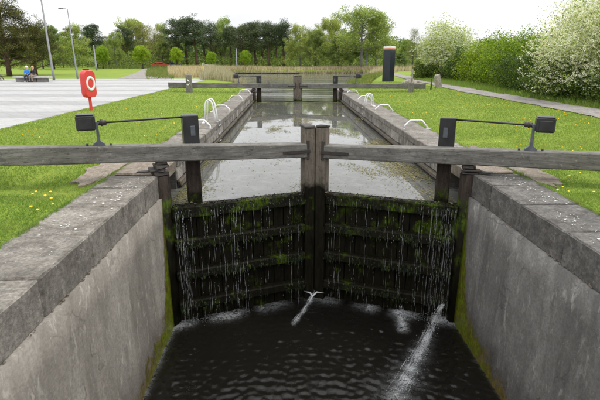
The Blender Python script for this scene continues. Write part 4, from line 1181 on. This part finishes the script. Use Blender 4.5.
TREES = [
 ('wide_pine', 12, 62, 6, 'tallest dark spreading pine at the far left edge', 1.0), ('wide_pine', 38, 66, 27, 'dark spreading pine behind the seated people', 1.05), ('wide_pine', -8, 66, 20, 'dark pine cut by the left frame edge', 1.),
 ('spring', 46, 84, 29, 'yellow green tree just left of the tallest lamp post', 1.), ('deep', 57, 80, 27, 'green tree just right of the tallest lamp post', .9), ('spring', 66, 92, 33, 'pale green tree behind the two lamp posts', 1.),
 ('spring', 78, 76, 27, 'light green birch just right of the second lamp post', .95), ('pine', 90, 100, 26, 'dark pine rising behind the light green birch', .9),
 ('pine', 99, 90, 24, 'dark pine above the short pale column on the left', 1.1), ('bare', 111, 95, 36, 'olive budding tree left of the plaza path', 1.), ('spring', 118, 88, 33, 'olive green tree left of the plaza path', .8),
 ('pine', 126, 100, 27, 'dark pine between the olive tree and the plaza path', 1.), ('crown', 136, 104, 22, 'tall yellowish tree behind the round lime tree at the path', .8), ('bare', 147, 100, 23, 'tall budding tree above the end of the path', .9),
 ('bare', 158, 96, 26, 'slim bare tree above the parked cars', 1.), ('spring', 166, 108, 26, 'pale tree right of the slim bare tree', .8), ('deep', 164, 92, 42, 'low green tree behind the parked cars', .9),
 ('pine', 178, 92, 20, 'leftmost tall pine of the dark pine stand', 1.15), ('pine', 188, 96, 18, 'second tall pine of the dark pine stand', 1.15), ('pine', 198, 92, 18, 'third tall pine of the dark pine stand', 1.15),
 ('pine', 213, 98, 22, 'fourth pine of the dark pine stand', 1.05), ('spring', 225, 104, 20, 'pale green tree rising between the dark pines', .8), ('pine', 232, 96, 26, 'pine left of the pale column beyond the basin', 1.),
 ('pine', 243, 93, 25, 'pine just right of the pale column beyond the basin', 1.05), ('pine', 256, 95, 22, 'tall pine above the lime tree beyond the basin', 1.1), ('pine', 269, 93, 22, 'tall pine second from the right end of the stand', 1.15), ('pine', 284, 94, 22, 'rightmost tall pine of the dark pine stand', 1.15),
 ('spring', 300, 90, 27, 'yellow green tree right of the dark pine stand', .95), ('deep', 315, 86, 30, 'rounded green tree beyond the middle of the basin', 1.), ('bare', 309, 100, 28, 'thin budding tree behind the rounded green tree', .8),
 ('crown', 332, 100, 21, 'tall open tree behind the basin trees', .75), ('deep', 338, 86, 36, 'low green tree beyond the basin right of centre', 1.1), ('deep', 350, 90, 31, 'green tree left of the broad pale crowned tree', .9),
 ('crown', 361, 84, 12, 'broad tall pale green tree above the totem', 1.15), ('spring', 376, 90, 19, 'pale green tree partly behind the totem', .9), ('spring', 392, 104, 43, 'low pale tree just right of the totem', 1.1),
 ('spring', 405, 100, 40, 'small pale tree between totem and hawthorn', .9), ('bare', 413, 92, 28, 'thin bare tree left of the far hawthorn', .7), ('deep', 400, 82, 52, 'small bushy tree right of the totem', 1.2),
 ('pine', 206, 104, 24, 'dark pine behind the gap left of the fourth pine', 1.1), ('pine', 222, 106, 25, 'dark pine behind the pale tree in the pine stand', 1.1), ('pine', 250, 105, 25, 'dark pine half hidden right of the pale column', 1.1), ('pine', 263, 106, 25, 'dark pine half hidden in the middle of the stand', 1.1), ('pine', 277, 104, 25, 'dark pine half hidden left of the rightmost pine', 1.1),
 ('round', 105, 84, 46, 'round lime green tree left of the plaza path', 1.05), ('round', 144, 84, 45, 'round lime green tree at the end of the plaza path', 1.05), ('round', 178, 82, 47, 'round lime green tree right of the parked cars', .95),
 ('round', 212, 82, 51, 'round lime green tree above the gangway', .9), ('round', 246, 82, 50, 'round lime green tree right of the pale column beyond the basin', .9),
]
for (k, px, Y, top, lab, w) in TREES: plant(k, px, Y if k == 'wide_pine' else Y * 1.33, top, lab, gB, w)

# understorey of the far wood: one mass of foliage
def mass(name, label, x0, x1, y0, y1, hfun, n, size, mat, seed):
    rg = np.random.default_rng(seed)
    x = rg.uniform(x0, x1, n); y = rg.uniform(y0, y1, n)
    H_ = np.array([hfun(a, b_) for a, b_ in zip(x, y)])
    z = gz(x, y) + H_ * rg.random(n) ** .7
    V = leaves(np.stack([x, y, z], 1), size, .7, rg)
    return tag(link(name, np_mesh(name, V, 4), mat), label, 'wood', kind='stuff')
mass('far_wood', 'dark mass of undergrowth behind the trees', -100, 100, 146, 166, lambda x, y: 7.0 + 2.6 * mnoise.noise(Vector((x * .14, y * .2, 1))), 80000, .7, M['deep'], 5)
mass('far_wood', 'green undergrowth below the trees beyond the basin', -75, 40, 124, 134, lambda x, y: 2.0 + 2.2 * abs(mnoise.noise(Vector((x * .3, y * .3, 2)))), 22000, .34, M['deep'], 6)

# reeds and rough bank grass
def blades(P, h, w, lean, rg):
    n = len(P); a = rg.uniform(0, 6.28, n); d = np.stack([np.cos(a), np.sin(a), np.zeros(n)], 1)
    tip = P + np.stack([rg.normal(size=n) * lean, rg.normal(size=n) * lean, np.ones(n)], 1) * h[:, None]
    V = np.empty((n, 3, 3)); V[:, 0] = P - d * w[:, None] * .5; V[:, 1] = P + d * w[:, None] * .5; V[:, 2] = tip
    return V.reshape(-1, 3)
def bed(name, label, pts, h, w, lean, mat, seed, cat):
    rg = np.random.default_rng(seed); P = np.array(pts); n = len(P)
    hh = h * rg.uniform(.55, 1.15, n); ww = w * rg.uniform(.6, 1.3, n)
    return tag(link(name, np_mesh(name, blades(P, hh, ww, lean, rg), 3), mat), label, cat, kind='stuff')
def area(n, x0, x1, y0, y1, test):
    x = rng.uniform(x0, x1, n * 4); y = rng.uniform(y0, y1, n * 4)
    k = test(x, y); x, y = x[k][:n], y[k][:n]
    return np.stack([x, y, np.maximum(gz(x, y), ZU - .1)], 1)
bed('reeds', 'golden dry reeds along the left of the basin', area(20000, -19, -4.5, 49, 104, lambda x, y: (np.abs(shore_sd(x, y) - 1.2) < 2.4)), 1.1, .055, .14, M['reed'], 11, 'reeds')
bed('reeds', 'golden dry reeds between the left bank and the path', area(14000, -27, -9, 56, 108, lambda x, y: (shore_sd(x, y) > .3) & (x > -.25 * y) & (rng.random(len(x)) < .8)), .95, .07, .14, M['reed'], 12, 'reeds')
bed('reeds', 'golden dry reeds along the far bank of the basin', area(19000, -16, 62, 107, 115, lambda x, y: shore_sd(x, y) > -.8), .8, .09, .14, M['reed'], 13, 'reeds')
bed('reeds', 'pale dry reeds on the right of the basin behind the totem', area(9000, 10, 40, 70, 106, lambda x, y: (np.abs(shore_sd(x, y) - 1.0) < 2.0)), 1.15, .07, .14, M['reed'], 18, 'reeds')
bed('bank_grass', 'rough green grass bank beside the plaza path', area(14000, -30, -11, 50, 104, lambda x, y: (x > -.285 * y + .8 * np.sin(y * .7)) & (x < -.24 * y) & (rng.random(len(x)) < sstep(50, 60, y))), .5, .06, .3, M['reed_green'], 14, 'grass')
bed('bank_grass', 'rough green grass along the far bank above the reeds', area(14000, -45, 62, 114, 122, lambda x, y: y > 0), .8, .1, .3, M['reed_green'], 15, 'grass')
bed('bank_grass', 'rough grass on the right bank beside the totem', area(7000, 4.6, 16, 38, 66, lambda x, y: (np.abs(shore_sd(x, y) - .8) < 1.3)), .55, .05, .3, M['reed_green'], 16, 'grass')

# hedge and hawthorns on the right
def bush(name, label, cat, loc, rad, nclump, per, size, mat, seed, asp=.7, blossom=0., cut=.0, low=0., dome=.35, skirt=.7):
    """A shrub of uneven clumps: stems plus foliage; blossom is a fraction of white flower clusters."""
    rg = np.random.default_rng(seed)
    t = thing(name, label, cat, (loc[0], loc[1], gzf(loc[0], loc[1])))
    d = unit(rg.normal(size=(nclump, 3))); d[:, 2] = np.abs(d[:, 2]) * 1.0 - dome * rg.random(nclump)
    rr = rg.uniform(.55, 1.0, (nclump, 1)) * (1 + .18 * np.sin(d[:, :1] * 5 + seed) + .14 * np.sin(d[:, 1:2] * 7 + 2 * seed))
    C = d * rr * np.array(rad) * [1, 1, .66] + [0, 0, rad[2] * .4 + low]
    C[:, 2] *= 1.0
    if skirt:
        m_ = int(nclump * skirt); an = rg.uniform(0, 6.28, m_); ra = rg.uniform(.3, .95, m_)
        C = np.concatenate([C, np.stack([np.cos(an) * ra * rad[0], np.sin(an) * ra * rad[1], rg.uniform(.1, rad[2] * .42, m_)], 1)])
    C = C[C[:, 2] > .12]
    w = rg.uniform(.3, 1.6, len(C)); rep = np.maximum(6, per * w).astype(int)
    cs = .1 * (rad[0] + rad[2]) * rg.uniform(.5, 1.15, len(C))
    P = np.repeat(C, rep, 0) + puff((int(rep.sum()), 3), 1.55, rg) * np.repeat(cs, rep)[:, None] * [1, 1, .8]
    P = P[P[:, 2] > .03]
    link('foliage', np_mesh('foliage', leaves(P, size, asp, rg), 4), mat, t)
    if blossom:
        q = rg.random(len(P)) < blossom
        out = np.linalg.norm((P - [0, 0, rad[2] * .4]) / np.array(rad), axis=1)
        q &= (out > .5) & (P[:, 2] > cut + rg.normal(size=len(P)) * .35)
        Q = np.repeat(P[q], 9, 0); Q = Q + puff(Q.shape, 1.5, rg) * [.09, .09, .045]
        link('blossom', np_mesh('blossom', leaves(Q, size * .62, .85, rg), 4), M['blossom'], t)
    b = B()
    for i in range(60):
        a = rg.uniform(0, 6.28); r1 = rg.uniform(.1, .35); e = C[int(rg.integers(len(C)))] * .95
        p0 = np.array([math.cos(a) * r1, math.sin(a) * r1, -.1])
        b.tube([p0, p0 * .5 + e * .5 + rg.normal(size=3) * .12 + [0, 0, .2], e], [.055, .03, .007], 5, False)
    b.build('stem', M['bark'], t)
    return t
bush('hawthorn', 'large white flowering hawthorn at the right edge', 'hawthorn', (15.6, 23.2), (3.5, 3.2, 4.4), 260, 110, .085, M['spring'], 21, skirt=.3, blossom=.4, cut=.9, low=.7)
bush('hawthorn', 'white flowering hawthorn farther along behind the large one', 'hawthorn', (17.4, 28.5), (2.9, 2.8, 4.0), 180, 95, .09, M['spring'], 22, skirt=.3, blossom=.36, cut=1.4, low=.6)
bush('shrub', 'dark green bramble under the flowering hawthorn', 'shrub', (14.4, 24.8), (1.7, 3.0, 2.1), 140, 110, .09, M['bramble'], 23, blossom=.02)
bush('shrub', 'dark green hedge shrub left of the bramble', 'shrub', (15.6, 30.4), (1.9, 3.2, 2.7), 150, 100, .095, M['bramble'], 24)
bush('shrub', 'tall bright green hedge shrub in the middle of the hedge', 'shrub', (16.9, 36.2), (2.6, 3.4, 4.2), 190, 100, .11, M['shrub'], 25)
bush('shrub', 'bright green hedge shrub left of the tallest one', 'shrub', (17.6, 42.6), (2.5, 3.2, 3.9), 170, 95, .12, M['shrub'], 26)
bush('shrub', 'low dark green shrub beside the far hawthorn', 'shrub', (16.6, 46.6), (1.8, 2.2, 2.9), 110, 90, .12, M['bramble'], 27)
bush('hawthorn', 'cream flowering hawthorn at the far end of the hedge', 'hawthorn', (16.6, 51.5), (3.3, 3.0, 5.4), 210, 62, .12, M['spring'], 28, blossom=.3, cut=1.6, low=.5, skirt=.3)
bush('shrub', 'small dark shrub under the far hawthorn', 'shrub', (13.9, 50.0), (1.2, 1.2, 1.7), 70, 80, .11, M['bramble'], 29)
bush('shrub', 'dark shrub cut by the right frame edge', 'shrub', (14.4, 18.6), (1.6, 2.6, 2.0), 110, 100, .085, M['bramble'], 30, blossom=.02)
bed('bank_grass', 'long green grass at the foot of the hedge', area(12000, 12.7, 15.5, 12, 50, lambda x, y: y > 0), .3, .03, .35, M['grass'], 17, 'grass')

# ------------------------------------------------------------------ lawn blades and dandelions
def lawn(n, x0, x1, y0, y1, test, seed):
    rg = np.random.default_rng(seed)
    u = rg.random(n); y = 1 / (1 / y0 + u * (1 / y1 - 1 / y0))          # denser towards the camera
    x = rg.uniform(x0, x1, n); k = test(x, y); x, y = x[k], y[k]
    P = np.stack([x, y, gz(x, y) - .004], 1)
    d = np.hypot(x, y); cl = .75 + .5 * np.sin(x * 2.1 + np.sin(y * 1.7) * 2) * np.sin(y * 2.6 + 1)
    return P, (.034 + .0007 * d) * rg.uniform(.5, 1.3, len(x)) * (.7 + .45 * cl), (.003 + .00075 * d) * rg.uniform(.6, 1.4, len(x))
L1 = lawn(260000, -10, -3.46, 3.3, 40, lambda x, y: (x > -1.0 * y - 2.5) & ((x > -8.55) | (y < 2)) & (((x + 3.45) / .62) ** 2 + ((y - 10.1) / 1.75) ** 2 > rng.uniform(.15, 1.25, len(x))), 31)
L2 = lawn(300000, 4.47, 11.0, 3.3, 44, lambda x, y: (x < 1.0 * y + 2.5) & (((x - 4.45) / .62) ** 2 + ((y - 10.1) / 1.75) ** 2 > rng.uniform(.15, 1.25, len(x))), 32)
def fringe(x0, y0, y1, n, s):
    rg = np.random.default_rng(int(50 + s)); y = y0 + (y1 - y0) * rg.random(n) ** 1.6
    c = np.array([mnoise.noise(Vector((q * 2.1, s, 0))) + .6 * mnoise.noise(Vector((q * 7, s, 1))) for q in y])
    k = c > rg.uniform(-.5, .7, n); y = y[k]; c = c[k]; m = len(y)
    x = x0 - s * rg.random(m) * (.05 + .09 * c.clip(0, 1)) + s * .05 * rg.random(m)
    return np.stack([x, y, np.full(m, -.004)], 1), .05 * rg.uniform(.5, 1.4, m) * (1 + c.clip(0, 1)), .007 * rg.uniform(.6, 1.4, m)
L3 = fringe(-3.5, 3.2, 33, 14000, -1); L4 = fringe(4.5, 5, 33, 14000, 1)
V = np.concatenate([blades(a, h_, w_, .55, rng) for a, h_, w_ in (L1, L2, L3, L4)])
tag(link('grass', np_mesh('grass', V, 3), M['grass']), 'short green grass of the lawns on both sides of the lock', 'grass', kind='stuff')

me = B().blob((0, 0, .055), (.026, .026, .011), 1, .3, 2).tube([(0, 0, .01), (0, 0, .05)], .0025, 5).mesh('dandelion')
me.materials.append(M['dandelion'])
ND = [(-4.35, 7.77), (-4.1, 7.76), (-4.25, 7.48), (-3.75, 7.09), (-3.65, 6.93), (-3.84, 6.67), (-3.7, 6.57), (-4.05, 8.79), (-3.95, 7.3)]
NR = [(4.62, 7.71), (4.75, 7.6), (5.39, 8.68), (5.04, 7.38), (5.8, 9.0), (5.2, 9.6), (4.85, 7.95), (6.2, 9.3)]
for pts_, lab, gp in ((ND, 'yellow dandelion in the lawn near the left coping', 'dandelions by the left coping'), (NR, 'yellow dandelion in the lawn near the right coping', 'dandelions by the right coping')):
    for x, y in pts_:
        o = link('dandelion', me, None, None, (x, y, gzf(x, y))); s_ = random.uniform(.6, .95); o.scale = (s_, s_, s_ * random.uniform(.8, 1.1))
        tag(o, lab, 'flower', gp)
P = []
while len(P) < 420:
    if random.random() < .78: x, y = random.uniform(5.0, 11), 1 / random.uniform(1 / 38, 1 / 9.5)
    else: x, y = random.uniform(-8.4, -3.8), 1 / random.uniform(1 / 34, 1 / 10)
    if mnoise.noise(Vector((x * .6, y * .35, 3))) + .3 > random.random() * .9: P.append((x, y, gzf(x, y) + .055))
P = np.array(P)
V = np.concatenate([leaves(P + rng.normal(size=P.shape) * .006, .036, 1., rng, up=(0, 0, 0)) for _ in range(2)])
tag(link('dandelion_flowers', np_mesh('dandelion_flowers', V, 4), M['dandelion']), 'yellow dandelions scattered over the lawns', 'flowers', kind='stuff')
